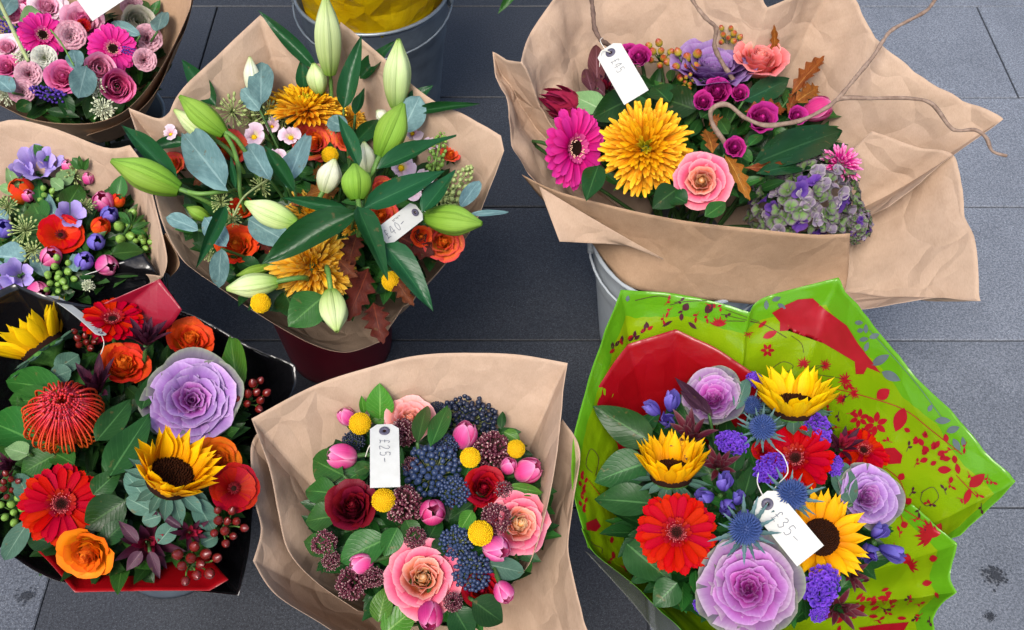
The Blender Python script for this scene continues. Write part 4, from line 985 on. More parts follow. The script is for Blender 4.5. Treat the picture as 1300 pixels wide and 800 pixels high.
use('G')
wG = wrap_root('glossy black film wrap lined with red round the lower left bouquet', 'film_wrap')
ws(wG, 'film_sheet', cone([(-60, 600, .48), (-30, 670, .45), (5, 698, .44), (50, 728, .43), (95, 742, .418), (180, 744, .408), (262, 752, .40), (303, 756, .40, 1), (316, 700, .41), (322, 640, .40), (338, 575, .39), (366, 510, .39), (376, 488, .39), (374, 463, .40, 1), (320, 440, .41), (262, 408, .43), (228, 394, .44), (190, 388, .46), (130, 390, .49), (70, 380, .52, 1), (42, 370, .53), (18, 360, .53, 1), (-30, 390, .53), (-80, 470, .52)], 'blackfilm', closed=True, seed=17, crease=.006, m=5, cs=9), 'blackfilm', .0004, guard=True)
ws(wG, 'film_sheet', cone([(15, 676, .455), (55, 706, .452), (95, 752, .43, 1), (180, 750, .43), (266, 750, .43, 1), (290, 736, .435)], 'wineglossfilm', f=(.3, .5, .75, 1), g=(.1, .42, .74, 1), seed=18, crease=.004), 'redfilm', .0004, 'red lining folded over at the front', guard=True)
ws(wG, 'film_sheet', sheet(rows_px([(110, 440, .46), (150, 432, .46), (205, 424, .46)], [(120, 410, .49), (165, 388, .50), (218, 412, .49)], [(130, 386, .515), (203, 354, .53), (231, 393, .51)]), 'wineglossfilm', seed=19, crease=.001, corners=(1,)), 'wineglossfilm', .0004, 'red flap standing up at the back')
bucket('metal_bucket', 'galvanised bucket whose rim shows under the red lined wrap', 0, 0, .26, .112, .095, .26, 'galv', 'galvrim', xy=BQ['bind'])

# top: bucket with yellow wrapped flowers
use('A')
bT = P(472, -16, .36)
bucket('metal_bucket', 'grey galvanised bucket behind the lilies holding a yellow wrapped bouquet', 472, -16, .36, .158, .115, .36, 'galv', 'galvrim')
yo = empty('cellophane_wrap', T3(bT.x, bT.y, .3), 'yellow cellophane wrap in the grey bucket at the top', 'wrap', 'wraps round the bouquets')
def ysheet(seed, k, n=12):
    rim = [(cos(2*pi*i/n), sin(2*pi*i/n)) for i in range(n)]
    rows = [[V((c*r*(1+.06*sin(i*2.3+seed)), s*r*(1+.06*cos(i*1.7+seed)), z+.012*sin(i*3.1+seed+z*40))) for i, (c, s) in enumerate(rim)] for r, z in ((.10*k, -.1), (.138*k, .0), (.15*k, .07), (.16*k, .14), (.19*k, .22))]
    return sheet(rows, 'y', closed=True, seed=seed, crease=.02, cs=12, m=5)
sheet_part('film_sheet', ysheet(3, 1.0), 'yellowfilm', yo, .0004); sheet_part('film_sheet', ysheet(8, .85), 'yellowfilm', yo, .0004)
# ------------------------------------------------------------------ price tags, twigs
smat('ring', '#4c4858', '#5a5666', .5, .4, 100, var=.05); smat('pen', '#7a7c84', '#888a92', .6, .2, 100, var=.05); smat('penlight', '#b0b4b8', '#bcc0c4', .6, .2, 100, var=.02); smat('string', '#d0ccc0', '#dcd8cc', .8, .2, 300)
GL = {'£': [[(.75, .85), (.55, 1), (.35, .85), (.38, .5), (.3, .1), (.15, .0)], [(.15, .0), (.5, .06), (.8, 0)], [(.15, .5), (.65, .5)]], '2': [[(.15, .8), (.4, 1), (.7, .85), (.6, .5), (.15, 0), (.8, .02)]],
      '5': [[(.75, 1), (.25, 1), (.2, .58), (.5, .62), (.75, .4), (.6, .05), (.15, .05)]], '3': [[(.15, .9), (.5, 1), (.7, .8), (.4, .55), (.75, .35), (.5, 0), (.12, .1)]], '4': [[(.6, 0), (.6, 1), (.1, .35), (.85, .35)]], '0': [[(.5, 1), (.15, .6), (.3, .05), (.65, .1), (.8, .6), (.5, 1)]], '-': [[(.1, .45), (.8, .5)]]}
def price_tag(label, x0, y0, x1, y1, wpx, txt, dz=.03, dz1=None, flip=-1, tilt=0, small=False, strings=(), size=.42, pen='pen', rev=False):
    z = dome(x0, y0)+dz; a, b = P(x0, y0, z), P(x1, y1, dome(x1, y1)+(dz if dz1 is None else dz1)); y = b-a; L = y.length; W = wpx*m_per_px((a+b)/2)
    n = to_cam((a+b)/2); zz = (n-y*(n.dot(y)/y.dot(y))).normalized(); yn = y.normalized(); x = yn.cross(zz)
    m = M.Translation(a) @ M((x, yn, zz)).transposed().to_4x4() @ RY(R_(tilt))
    o = empty('price_tag', m, label, 'tag', 'price tags on the bouquets')
    c = W*.24; out = [(-W/2+c, 0), (W/2-c, 0), (W/2, c*.9), (W/2, L), (-W/2, L), (-W/2, c*.9)]; n_ = len(out); th = .0005
    bow = lambda q: .003*sin(pi*q/L)
    vs = []; fs = []; N = 8
    def wid(q): return W/2-c+(c*min(1, q/(c*.9)))
    for k in range(N+2):
        q = [0, c*.9][k] if k < 2 else c*.9+(L-c*.9)*(k-1)/N
        for s in (-1, 1):
            for h in (0, th): vs.append((s*wid(q), q, bow(q)+h))
    for k in range(N+1):
        i = k*4; fs += [(i+1, i+3, i+7, i+5), (i, i+4, i+6, i+2), (i, i+1, i+5, i+4), (i+2, i+6, i+7, i+3)]
    e = (N+1)*4; fs += [(0, 2, 3, 1), (e, e+1, e+3, e+2)]
    part('card', mesh('card', (vs, fs, [(v[0]/W+.5, v[1]/L) for v in vs]), 'white', False), o)
    rr = W*.19; yc = W*.34
    ey = part('eyelet', mesh('eyelet', lathe([(rr, .0002), (rr*.98, .0010), (rr*.35, .0010), (rr*.3, .0002)], 24), 'ring'), o, T3(0, yc, bow(yc)+th))
    part('hole', mesh('hole', lathe([(rr*.36, 0), (.0001, 0)], 16), 'diskd'), ey, T3(0, 0, .0006))
    g = []; ch = W*size; adv = min(ch*.8, (L*.92-yc*2)/max(1, len(txt)))
    for i, cc in enumerate(txt):
        for st in GL[cc]:
            pts = [V((flip*(sx_y-.5)*ch, yc*2.1+i*adv+sx_x*adv*.85, 0)) for sx_x, sx_y in st]
            if rev: pts = [V((-p.x, L+yc*1.6-p.y, 0)) for p in pts]
            pts = [V((p.x, p.y, bow(p.y)+th+.0004)) for p in curve(pts, 4)]
            g.append(tube(pts, .00042, .0004, 4))
    part('handwriting', mesh('handwriting', join(g), pen), o)
    if small:
        g = [tube([V((W*.30+.0012*sin(k*2), L*.45+k*.0022, bow(L*.5)+th+.0004)), V((W*.36, L*.45+k*.0022+.001, bow(L*.5)+th+.0004))], .0004, .0004, 4) for k in range(7)]
        part('small_print', mesh('small_print', join(g), 'ring'), o)
    inv = m.inverted(); s0 = m @ V((0, yc, .002))
    for path in strings:
        pts = [s0]+[P(px, py, dome(px, py)+dzz) for px, py, dzz in path]; pts = [inv @ q for q in curve(pts, 6)]
        part('string', mesh('string', tube(pts, .0007, .0007, 5), 'string'), o)
    return o
def twig(label, paths, r0, r1, mat='bark'):
    p0 = P(*paths[0][0]); o = empty('curly_twig', M.Translation(p0), label, 'twig', 'curly twigs in the twig bouquet')
    for k, pa in enumerate(paths):
        pts = curve([P(*q)-p0 for q in pa], 7); r = random.Random(k+int(r0*1e5))
        g = tube(pts, r0 if k == 0 else r0*.8, r1, 8, rf=lambda t: 1+.12*sin(t*37)+.10*sin(t*91))
        part('branch' if k == 0 else 'side_branch', mesh('branch', g, mat), o)
    return o

# ------------------------------------------------------------------ E: roses, tulips, blue berries
use('E')
filler('dark green leaves packed between the roses and blue berries', 520, 140, 140, .02, .10, seed=5)
fl('rose', 537, 733, 92, 'largest pink rose with orange heart at the front of the berry bouquet', t=(0, .12), v=0)
fl('rose', 662, 664, 76, 'pink rose leaning right at the right edge of the berry bouquet', t=(.35, .12), v=1)
fl('rose_peach', 521, 529, 60, 'pale peach rose at the back of the berry bouquet', t=(0, .5), v=0)
fl('rose_maroon', 447, 640, 62, 'dark maroon rose left of the price tag', t=(-.15, .3), v=0, dz=.01)
fl('rose_crimson', 615, 618, 50, 'deep red rose right of the blue berries', t=(.1, .2), v=0)
fl('rose_crimson', 588, 638, 34, 'smaller deep red rose tucked beside the larger deep red rose', t=(-.2, -.1), dz=-.02, v=1)
fl('rose_crimson', 612, 750, 46, 'deep red rose low on the right behind a pink tulip', t=(.1, -.1), dz=-.01, v=1)
TU = [('tulip', 439, 528, 22, (-.5, .7, .5), 'small pink tulip beside the topmost yellow ball on the left'), ('tulip', 432, 579, 33, (-.95, .15, .35), 'pink tulip lying to the left of the price tag'),
      ('tulip', 591, 551, 32, (.25, .9, .5), 'pink tulip pointing up in front of the dark blue berries'), ('tulip', 646, 591, 21, (.3, .6, .7), 'small pink tulip behind the two right hand tulips, half hidden'),
      ('tulip', 672, 597, 33, (.75, .35, .6), 'pink tulip at the right edge above the leaning rose'), ('tulip_deep', 549, 650, 34, (.1, .2, 1), 'round pink tulip facing the viewer in the middle of the berries'),
      ('tulip', 457, 716, 27, (-.8, -.15, .5), 'pink tulip half covered by a leaf at the lower left'), ('tulip', 631, 697, 33, (.6, -.25, .7), 'pink tulip under the yellow ball on the right'),
      ('tulip', 640, 753, 26, (.35, -.7, .6), 'lone pink tulip at the lower right on the brown paper'), ('tulip_deep', 546, 783, 33, (0, -.75, .6), 'deep pink tulip below the largest rose')]
for k, x, y, d, t, lb in TU: fl(k, x, y, d, lb, t=t, sp=(x*7) % 120)
for x, y, d, lb in [(457, 538, 29, 'yellow craspedia ball at the upper left beside the tag'), (597, 581, 27, 'yellow craspedia ball left of the brown buds'), (655, 570, 24, 'yellow craspedia ball at the right rim, half hidden'), (487, 635, 31, 'yellow craspedia ball just below the price tag'), (610, 677, 33, 'yellow craspedia ball between the deep red rose and the right pink rose')]:
    fl('craspedia', x, y, d, lb, dz=.012)
for k, x, y, d, lb, dz in [('viburnum_dark', 598, 524, 78, 'large dome of navy blue berries at the back', -.005), ('viburnum', 550, 592, 78, 'large blue berry cluster in the centre right of the tag', .005), ('viburnum', 578, 622, 44, 'blue berry cluster below the big central cluster', 0), ('viburnum', 567, 563, 34, 'small blue berry cluster below the two pointed leaves', 0),
                       ('viburnum_dark', 447, 558, 32, 'small navy berry cluster between the two left tulips', -.015), ('viburnum', 580, 688, 46, 'blue berry cluster left of the lower yellow ball', 0), ('viburnum', 601, 726, 54, 'blue berry cluster right of the largest rose', .002), ('viburnum_dark', 556, 516, 26, 'small navy berry cluster behind the peach rose', -.01)]:
    fl(k, x, y, d, lb, dz=dz)
for x, y, d, lb in [(627, 571, 54, 'brown skimmia bud cluster at the upper right'), (512, 640, 52, 'brown skimmia bud cluster below the price tag'), (527, 683, 30, 'small brown skimmia cluster above the largest rose'), (511, 548, 40, 'brown skimmia cluster at the right shoulder of the tag'), (411, 690, 36, 'brown skimmia cluster at the far left'), (420, 712, 26, 'small brown skimmia cluster under the far left one'),
                    (446, 741, 44, 'brown skimmia cluster at the lower left on the paper'), (474, 733, 28, 'narrow brown skimmia cluster left of the largest rose'), (630, 658, 42, 'brown skimmia cluster touching the right pink rose'), (640, 622, 26, 'small brown skimmia cluster under the right hand tulips'), (575, 765, 26, 'small brown skimmia cluster below the largest rose'), (522, 590, 24, 'small brown skimmia cluster left edge of the central berries')]:
    fl('skimmia', x, y, d, lb)
sprig('leafy_sprig', 'fresh', 'bright green leaves behind the upper left yellow ball', [(482, 532, 482, 489, 36), (462, 525, 459, 503, 10), (470, 535, 497, 515, 24)], dz=-.01)
sprig('leafy_sprig', 'mid', 'two pointed green leaves in front of the peach rose', [(530, 562, 541, 510, 24), (547, 567, 569, 512, 26)], dz=.02)
sprig('leafy_sprig', 'mid', 'green leaves spreading left of the maroon rose', [(436, 604, 392, 582, 46), (428, 628, 384, 620, 34), (430, 655, 386, 661, 38), (450, 600, 470, 590, 20)], dz=-.008)
sprig('leafy_sprig', 'mid', 'broad green leaf below the maroon rose with darker ones beside it', [(492, 684, 429, 712, 46), (425, 700, 384, 686, 30), (505, 670, 488, 706, 30), (515, 660, 530, 690, 26)], dz=.0)
sprig('leafy_sprig', 'fresh', 'light green leaf at the bottom left of the largest rose', [(486, 806, 528, 770, 40), (480, 790, 490, 745, 30)], dz=-.005)
sprig('leafy_sprig', 'dark', 'dark green leaves at the lower right below the deep red rose', [(600, 762, 640, 790, 42), (575, 770, 600, 812, 40), (548, 700, 568, 690, 24)], dz=-.005)
sprig('leafy_sprig', 'eucag', 'grey green leaf under the right pink tulip', [(618, 716, 666, 727, 28)], dz=-.01)
sprig('leafy_sprig', 'fresh', 'narrow green leaf below the right hand tulips', [(646, 617, 690, 626, 16), (600, 648, 584, 674, 22), (640, 548, 660, 560, 18)], dz=0)
sprig('leafy_sprig', 'dark', 'dark leaves in the middle of the berry bouquet', [(560, 640, 590, 600, 24), (540, 690, 560, 655, 24), (520, 620, 536, 590, 22), (600, 640, 570, 660, 24), (636, 545, 638, 522, 12)], dz=-.015)
price_tag('white price tag standing upright in the berry bouquet', 488, 539, 489, 619, 37, '£25-', dz=.045, dz1=.04, size=.34, strings=[[(486, 552, .04), (470, 565, .02), (464, 580, .0)]])

# ------------------------------------------------------------------ F: green wrap
use('F')
filler('dark green leaves packed between the sunflowers and thistles', 760, 175, 155, .04, .11, seed=6)
fl('cabbage', 951, 746, 124, 'largest purple ornamental cabbage at the bottom of the green wrap', t=(0, .05), v=0)
fl('cabbage', 905, 502, 76, 'purple ornamental cabbage at the back against the red film', t=(-.1, .55), v=1)
fl('cabbage_lilac', 1104, 630, 78, 'lilac ornamental cabbage at the right edge of the green wrapped bouquet', t=(.4, .15), v=0)
fl('gerbera_red', 859, 676, 100, 'red gerbera facing the viewer in the green wrap', t=(0, .1))
fl('gerbera_red', 1010, 582, 92, 'red gerbera behind the upper thistle in the green wrap', t=(-.15, .35), dz=-.01)
fl('gerbera_red', 1096, 572, 64, 'red gerbera tucked behind the lilac cabbage', t=(.3, .5), dz=-.03)
fl('carnation_red', 968, 571, 28, 'small red carnation below the upper thistles', dz=-.01)
fl('sunflower_cup', 852, 600, 96, 'cupped sunflower above the red gerbera in the green wrap', t=(.1, 1.7), dz=.0, sp=20)
fl('sunflower_y', 1008, 516, 112, 'bright yellow sunflower at the back of the green wrap', t=(.2, 2.0), dz=.01, sp=0)
fl('sunflower', 1042, 682, 118, 'sunflower half covered by the white price tag', t=(.25, .1), sp=10, dz=-.005)
fl('eryngium', 968, 543, 66, 'blue thistle behind the red gerbera, upper of the two', t=(.1, .5), dz=.02)
fl('eryngium', 955, 515, 50, 'smaller blue thistle at the very back beside the purple cabbage', t=(-.1, .7))
fl('eryngium', 1005, 628, 78, 'blue thistle lying over the top of the price tag', t=(.1, .4), dz=.055)
fl('eryngium', 946, 672, 86, 'blue thistle above the largest purple cabbage', t=(-.05, .35), dz=.05)
for x, y, d, lb, dz in [(929, 562, 40, 'purple statice left of the upper thistles', 0), (978, 594, 44, 'purple statice in the middle below the red gerbera', .015), (1036, 548, 48, 'purple statice in front of the yellow sunflower', .01), (1060, 591, 28, 'small purple statice beside the lilac cabbage', 0), (1043, 744, 54, 'purple statice below the tagged sunflower', 0), (1040, 778, 26, 'small purple statice at the bottom right', -.01), (958, 482, 24, 'small purple statice behind the yellow sunflower', -.01), (893, 770, 26, 'dark purple statice left of the largest cabbage', -.02), (922, 690, 20, 'small purple statice behind the lower thistle', 0)]:
    fl('statice', x, y, d, lb, dz=dz)
fl('gentian', 842, 520, 56, 'blue gentian buds in front of the red film', t=(-.2, .5)); fl('gentian', 912, 628, 60, 'blue gentian buds right of the red gerbera', t=(-.1, .1)); fl('gentian', 1118, 692, 62, 'blue gentian buds at the right below the lilac cabbage', t=(.4, -.1)); fl('gentian', 935, 645, 44, 'blue gentian buds above the lower thistle', t=(.1, .1)); fl('violet_bell', 1100, 706, 30, 'single violet bud below the right hand gentians', t=(.3, -.2))
fl('leucadendron', 876, 548, 78, 'wine red leucadendron beside the cupped sunflower', t=(-.1, .55), dz=.01); fl('leucadendron', 913, 588, 60, 'wine red leucadendron in the middle with open bracts', t=(.1, .4), dz=.01); fl('leucadendron_red', 1072, 562, 62, 'wine red leucadendron between the sunflower and lilac cabbage', t=(.3, .5)); fl('leucadendron', 1068, 775, 66, 'wine red leucadendron at the bottom right', t=(.3, -.2), dz=-.03); fl('leucadendron', 1085, 730, 50, 'brownish leucadendron below the sunflower at right', t=(.4, -.1), dz=-.03)
sprig('leafy_sprig', 'salal', 'three large green leaves at the left of the green wrap', [(828, 562, 753, 516, 48), (822, 588, 754, 610, 52), (830, 640, 753, 632, 46), (796, 690, 852, 738, 52), (800, 560, 838, 520, 30)], dz=-.01)
sprig('leafy_sprig', 'salal', 'green leaves in the middle of the green wrapped bouquet', [(944, 632, 956, 588, 26), (985, 545, 1006, 520, 34), (930, 600, 940, 560, 22), (860, 740, 830, 770, 40), (1000, 640, 980, 600, 24)], dz=-.005)
sprig('leafy_sprig', 'eucag', 'grey green cabbage leaves beside the lilac cabbage', [(1082, 640, 1062, 590, 30), (1075, 620, 1068, 585, 20), (935, 520, 948, 480, 20)], dz=0)
sprig('leafy_sprig', 'purp', 'purple edged narrow leaves left of the back cabbage', [(900, 525, 856, 478, 16), (905, 530, 872, 490, 12), (892, 520, 862, 495, 14)], dz=.01)
price_tag('white price tag lying between two blue thistles', 966, 630, 1029, 706, 42, '£35-', dz=.045, dz1=.06, size=.36, strings=[[(962, 615, .045), (963, 600, .04)], [(985, 618, .045), (1000, 600, .05), (995, 580, .05), (985, 570, .04)]])

# printed flowers on the green film, laid on the sheets
_trees = [BVHTree.FromPolygons([V(v) for v in g[0]], g[1]) for g in (gF1, gF2)]
def drape(px, py):
    d = ray(px, py).normalized(); best = None
    for tr in _trees:
        h = tr.ray_cast(CAM, d)
        if h[0] is not None and (best is None or h[3] < best): best = h[3]
    return CAM+d*(best-.0013) if best is not None else None
def motif(polys, mat, name='printed_motif'):
    """polys = lists of grids of picture points"""
    vs, fs = [], []
    for g in polys:
        n = len(vs); pts = [drape(*q) for q in g[0]]
        if any(p is None for p in pts): continue
        if max(p.z for p in pts)-min(p.z for p in pts) > .16: continue
        vs += [p-BQ['bind'] for p in pts]; fs += [tuple(i+n for i in f) for f in g[1]]
    if vs: part(name, mesh(name, (vs, fs, [(.5, .5)]*len(vs)), mat), wF)
def m_leaf(x, y, ang, L, W):
    a = R_(ang); c, s = cos(a), -sin(a)
    g = grid(lambda u, t: (0, 0, 0), 2, 6); pts = []
    for j in range(7):
        t = j/6; w_ = W/2*max(.02, sin(pi*t**.9)**.8)
        for i in (-1, 0, 1): pts.append((x+c*L*t-s*w_*i, y+s*L*t+c*w_*i))
    return pts, g[1]
def m_line(path, w_=1.1):
    p = [V((q[0], q[1], 0)) for q in path]; p = curve(p, 5); pts = []
    for i, q in enumerate(p):
        d = (p[min(i+1, len(p)-1)]-p[max(i-1, 0)]).normalized(); n = V((-d.y, d.x, 0))*w_/2; pts += [(q.x+n.x, q.y+n.y), (q.x-n.x, q.y-n.y)]
    return pts, [(2*i, 2*i+1, 2*i+3, 2*i+2) for i in range(len(p)-1)]
def m_flower(x, y, r, n=6, a0=0): return [m_leaf(x+cos(R_(a0+k*360/n))*r*.15, y-sin(R_(a0+k*360/n))*r*.15, a0+k*360/n, r, r*.55) for k in range(n)]
def m_burst(x, y, r, a0, spread, n): return [m_leaf(x, y, a0-spread/2+spread*k/(n-1), r*(1 if k % 2 else .8), r*.2) for k in range(n)]
def m_poly(pts):
    bm = bmesh.new(); f = bm.faces.new([bm.verts.new((x, y, 0)) for x, y in pts]); bmesh.ops.triangulate(bm, faces=[f]); 
    for _ in range(3): bmesh.ops.subdivide_edges(bm, edges=[e for e in bm.edges if e.calc_length() > 9], cuts=1); bmesh.ops.triangulate(bm, faces=bm.faces[:])
    bm.verts.index_update(); out = [(v.co.x, v.co.y) for v in bm.verts], [tuple(v.index for v in q.verts) for q in bm.faces]; bm.free(); return out
q6 = lambda pts: [(980+x/3.478, 350+y/3.478) for x, y in pts]; q5 = lambda pts: [(720+x/3.479, 350+y/3.479) for x, y in pts]; q8 = lambda pts: [(980+x/3.333, 560+y/3.333) for x, y in pts]
motif([m_poly(q6([(0, 165), (60, 130), (115, 105), (180, 100), (235, 150), (330, 220), (380, 300), (480, 430), (420, 405), (405, 435), (370, 435), (365, 380), (230, 300), (85, 225), (70, 243), (35, 245), (35, 205)]))], 'printred', 'printed_red_field')
motif([m_poly(q8([(365, 790), (470, 775), (580, 766), (560, 800), (520, 830), (400, 830)]))], 'printred', 'printed_red_field')
def br(path, leaves, mat='printred'): motif([m_line(path)]+[m_leaf(*l) for l in leaves], mat)
br(q6([(240, 490), (400, 530), (580, 590), (700, 680), (840, 790)]), [])
motif([m_leaf(1113, 506, 35, 20, 15)], 'printred'); motif([m_leaf(1148, 518, 250, 32, 17)], 'printred')
for x, y, r in [(385, 630, 11), (458, 655, 14), (420, 692, 8)]: motif(m_flower(980+x/3.478, 350+y/3.478, r, 6, 20), 'printred')
for x, y, r, a in [(235, 395, 9, 10), (325, 460, 11, 200), (365, 520, 9, 190), (305, 545, 9, 170), (140, 390, 10, 80)]: motif(m_burst(980+x/3.478, 350+y/3.478, r, a, 300, 11), 'printred')
motif([m_line(q6([(150, 430), (235, 395)]), .7), m_line(q6([(150, 430), (320, 455)]), .7), m_line(q6([(150, 430), (300, 540)]), .7), m_line(q6([(150, 430), (190, 400), (260, 400)]), .7), m_line(q6([(0, 410), (50, 380), (95, 400), (60, 430)]), .7), m_line(q6([(85, 265), (130, 300), (140, 340)]), .6)], 'printdark')
for k in range(15):
    t = k/14; x, y = 980+(640+90*t+(30 if k % 2 else -30))/3.478, 350+(690+110*t+(k % 3)*18)/3.478
    motif([m_leaf(x, y, 150-60*(k % 3), 9, 6)], 'printred')
motif([m_leaf(980+700/3.333, 560+122/3.333, 0, 18, 10), m_leaf(980+760/3.333, 560+150/3.333, 260, 9, 6), m_leaf(980+790/3.333, 560+140/3.333, 100, 14, 7)], 'printred')
motif([m_line(q8([(780, 145), (870, 240)]))], 'printred'); motif([m_leaf(980+835/3.333, 560+195/3.333, 40, 26, 14)], 'printred'); motif([m_leaf(980+840/3.333, 560+200/3.333, 250, 22, 9)], 'printred')
for x, y, a in [(640, 20, 120), (665, 45, 140), (690, 30, 60), (700, 60, 30), (660, 75, 200), (720, 75, 0), (740, 5, 100), (770, 60, 280)]: motif([m_leaf(980+x/3.333, 560+y/3.333, a, 11, 7)], 'printred')
motif([m_poly(q8([(450, 60), (480, 30), (520, 28), (553, 60), (545, 95), (500, 98), (465, 92)]))], 'printred', 'printed_petal')
motif([m_line(q8([(480, 115), (540, 165), (570, 250)])), m_line(q8([(500, 230), (560, 290), (660, 350)])), m_line(q8([(500, 260), (540, 300), (555, 350)]))], 'printred')
for x, y, a in [(540, 165, 60), (530, 195, 120), (565, 265, 40), (545, 290, 130), (545, 360, 20)]: motif([m_leaf(980+x/3.333, 560+y/3.333, a, 10, 9)], 'printred')
motif(m_burst(980+680/3.333, 560+400/3.333, 24, 165, 130, 9)+[m_leaf(980+680/3.333, 560+410/3.333, 60, 22, 12)], 'printred')
motif(m_burst(980+580/3.333, 560+530/3.333, 14, 30, 160, 7)+[m_leaf(980+560/3.333, 560+520/3.333, 70, 14, 14)], 'printred')
motif([m_leaf(980+665/3.333, 560+500/3.333, 10, 11, 9)], 'printred'); motif([m_leaf(980+635/3.333, 560+605/3.333, 10, 13, 8), m_leaf(980+690/3.333, 560+640/3.333, 300, 9, 5)], 'printred')
motif([m_line(q8([(630, 220), (680, 195), (705, 240), (660, 275), (630, 250), (640, 210)]), .8)], 'printdark')
r2 = random.Random(3)
for k in range(34):
    t = k/33; x, y = 980+(240+260*t+r2.uniform(-25, 25))/3.333, 560+(745-95*t+r2.uniform(-30, 30))/3.333; motif([m_leaf(x, y, r2.uniform(0, 50)+(180 if k % 2 else 0), r2.uniform(7, 13), 4.5)], 'printred')
for k in range(9): motif([m_leaf(1107-k*2.6, 722+k*3, r2.uniform(0, 90), 10, 5)], 'printdark')
for x, y, a in [(290, 760, 40), (310, 750, 100), (290, 780, 250), (410, 742, 0), (530, 750, 0)]: motif([m_leaf(980+x/3.333, 560+y/3.333, a, 12, 5)], 'printred')
# the back left of the green film
motif(m_burst(720+670/3.479, 350+225/3.479, 14, 90, 130, 8), 'printred'); motif(m_flower(720+885/3.479, 350+330/3.479, 8, 6), 'printred'); motif(m_burst(720+800/3.479, 350+255/3.479, 7, 270, 200, 6), 'printred')
motif([m_leaf(720+865/3.479, 350+275/3.479, 25, 20, 9), m_leaf(720+845/3.479, 350+230/3.479, 40, 14, 5)], 'printred')
motif([m_line(q5([(690, 200), (850, 210), (970, 275)]), .8), m_line(q5([(700, 150), (850, 205)]), .6), m_line(q5([(700, 175), (850, 210)]), .6), m_line(q5([(880, 60), (890, 160), (850, 210)]), .6)], 'printdark')
motif([m_leaf(720+420/3.479, 350+225/3.479, 30, 15, 4), m_leaf(720+535/3.479, 350+205/3.479, 320, 14, 5), m_leaf(720+505/3.479, 350+200/3.479, 100, 9, 4)], 'printdark')
motif([m_leaf(720+515/3.479, 350+155/3.479, 60, 11, 9), m_leaf(720+610/3.479, 350+165/3.479, 50, 15, 10), m_leaf(720+690/3.479, 350+150/3.479, 20, 16, 4)], 'printdark')
motif([m_line(q5([(455, 130), (520, 115), (620, 110)]), .8), m_line(q5([(300, 110), (400, 90), (460, 100)]), .8)], 'printdark')
for k in range(14):
    t = k/13; motif([m_leaf(720+(195+175*t+r2.uniform(-12, 12))/3.479, 350+(335-115*t+r2.uniform(-14, 14))/3.479, r2.uniform(20, 120), 9, 4.5)], 'printdark' if k % 3 else 'printred')
motif([m_leaf(720+265/3.479, 350+115/3.479, 80, 8, 5)], 'printgrey')
for x, y, a in [(905, 110, 20), (930, 125, 330), (880, 150, 90)]: motif([m_leaf(720+x/3.479, 350+y/3.479, a, 12, 6)], 'printgrey')
# the right rim, seen through from behind in grey
for x, y, a, L, W in [(365, 208, 0, 11, 6), (375, 245, 10, 9, 6), (415, 255, 90, 12, 6), (385, 285, 10, 12, 6), (430, 275, 20, 14, 7), (410, 335, 70, 13, 6), (440, 395, 30, 26, 11), (485, 425, 335, 26, 12), (690, 600, 60, 10, 6), (720, 640, 0, 20, 9), (770, 690, 20, 18, 9), (800, 720, 300, 18, 8), (850, 760, 100, 14, 6)]:
    motif([m_leaf(980+x/3.478, 350+y/3.478, a, L, W)], 'printgrey')
motif([m_line(q6([(430, 240), (520, 340), (640, 480), (760, 640)]), .8)], 'printgrey')
# the left rim
for k in range(12): motif([m_leaf(738+(k % 3)*2.4, 605+k*4.2, 70+40*(k % 2), 8, 4)], 'printred')
motif([m_poly([(744, 664), (757, 658), (763, 668), (757, 675), (745, 673)])], 'printred', 'printed_petal')
motif([m_leaf(773, 677, 70, 9, 6), m_leaf(776, 690, 80, 9, 5), m_leaf(778, 700, 280, 10, 5)], 'printred'); motif(m_burst(793, 722, 8, 40, 200, 6), 'printred'); motif(m_burst(841, 745, 10, 30, 160, 7), 'printred')
motif([m_line([(745, 676), (752, 690), (764, 696), (764, 703)], .8), m_line([(832, 740), (838, 752), (842, 760)], .8), m_line([(752, 600), (744, 590), (750, 570), (760, 582), (756, 604)], .8)], 'printdark')

r5 = random.Random(21)
for x0, y0, x1, y1, n in [(1000, 470, 1085, 560, 16), (1120, 560, 1260, 640, 16), (1130, 640, 1200, 700, 10), (800, 380, 940, 400, 12), (1090, 760, 1190, 790, 12), (745, 690, 860, 780, 12)]:
    for k in range(n):
        x, y = r5.uniform(x0, x1), r5.uniform(y0, y1); a = r5.uniform(0, 360)
        motif([m_line([(x, y), (x+9*cos(R_(a)), y-9*sin(R_(a)))], .8), m_leaf(x+8*cos(R_(a)), y-8*sin(R_(a)), a+20, r5.uniform(5, 9), 3.4), m_leaf(x+5*cos(R_(a)), y-5*sin(R_(a)), a-50, r5.uniform(4, 7), 3)], 'printred' if k % 3 else 'printdark')
# ------------------------------------------------------------------ G: lower left, red and black film
use('G')
filler('dark green leaves packed between the sunflowers and red gerberas at lower left', 760, 150, 150, .03, .11, seed=8)
fl('sunflower_y', 52, 438, 112, 'yellow sunflower turned away at the left edge of the red wrapped bouquet', t=(-1.0, 1.2, .25), dz=.0, sp=15)
fl('sunflower_cup', 217, 606, 108, 'cupped sunflower below the lilac cabbage', t=(.35, .85), sp=40, dz=.01)
fl('pincushion', 82, 530, 98, 'orange red pincushion protea at the left', t=(-.15, .55), dz=.01)
fl('cabbage_lilac', 244, 506, 112, 'lilac ornamental cabbage in the red wrapped bouquet', t=(0, .15), v=1)
fl('gerbera_red', 78, 640, 98, 'red gerbera with a dark eye at the lower left', t=(-.05, .1))
fl('gerbera_red', 143, 406, 74, 'red gerbera at the back below the red flap', t=(-.1, 1.0), dz=.045)
fl('rose_orange', 157, 458, 60, 'orange rose in front of the back red gerbera', t=(.15, .8), v=0)
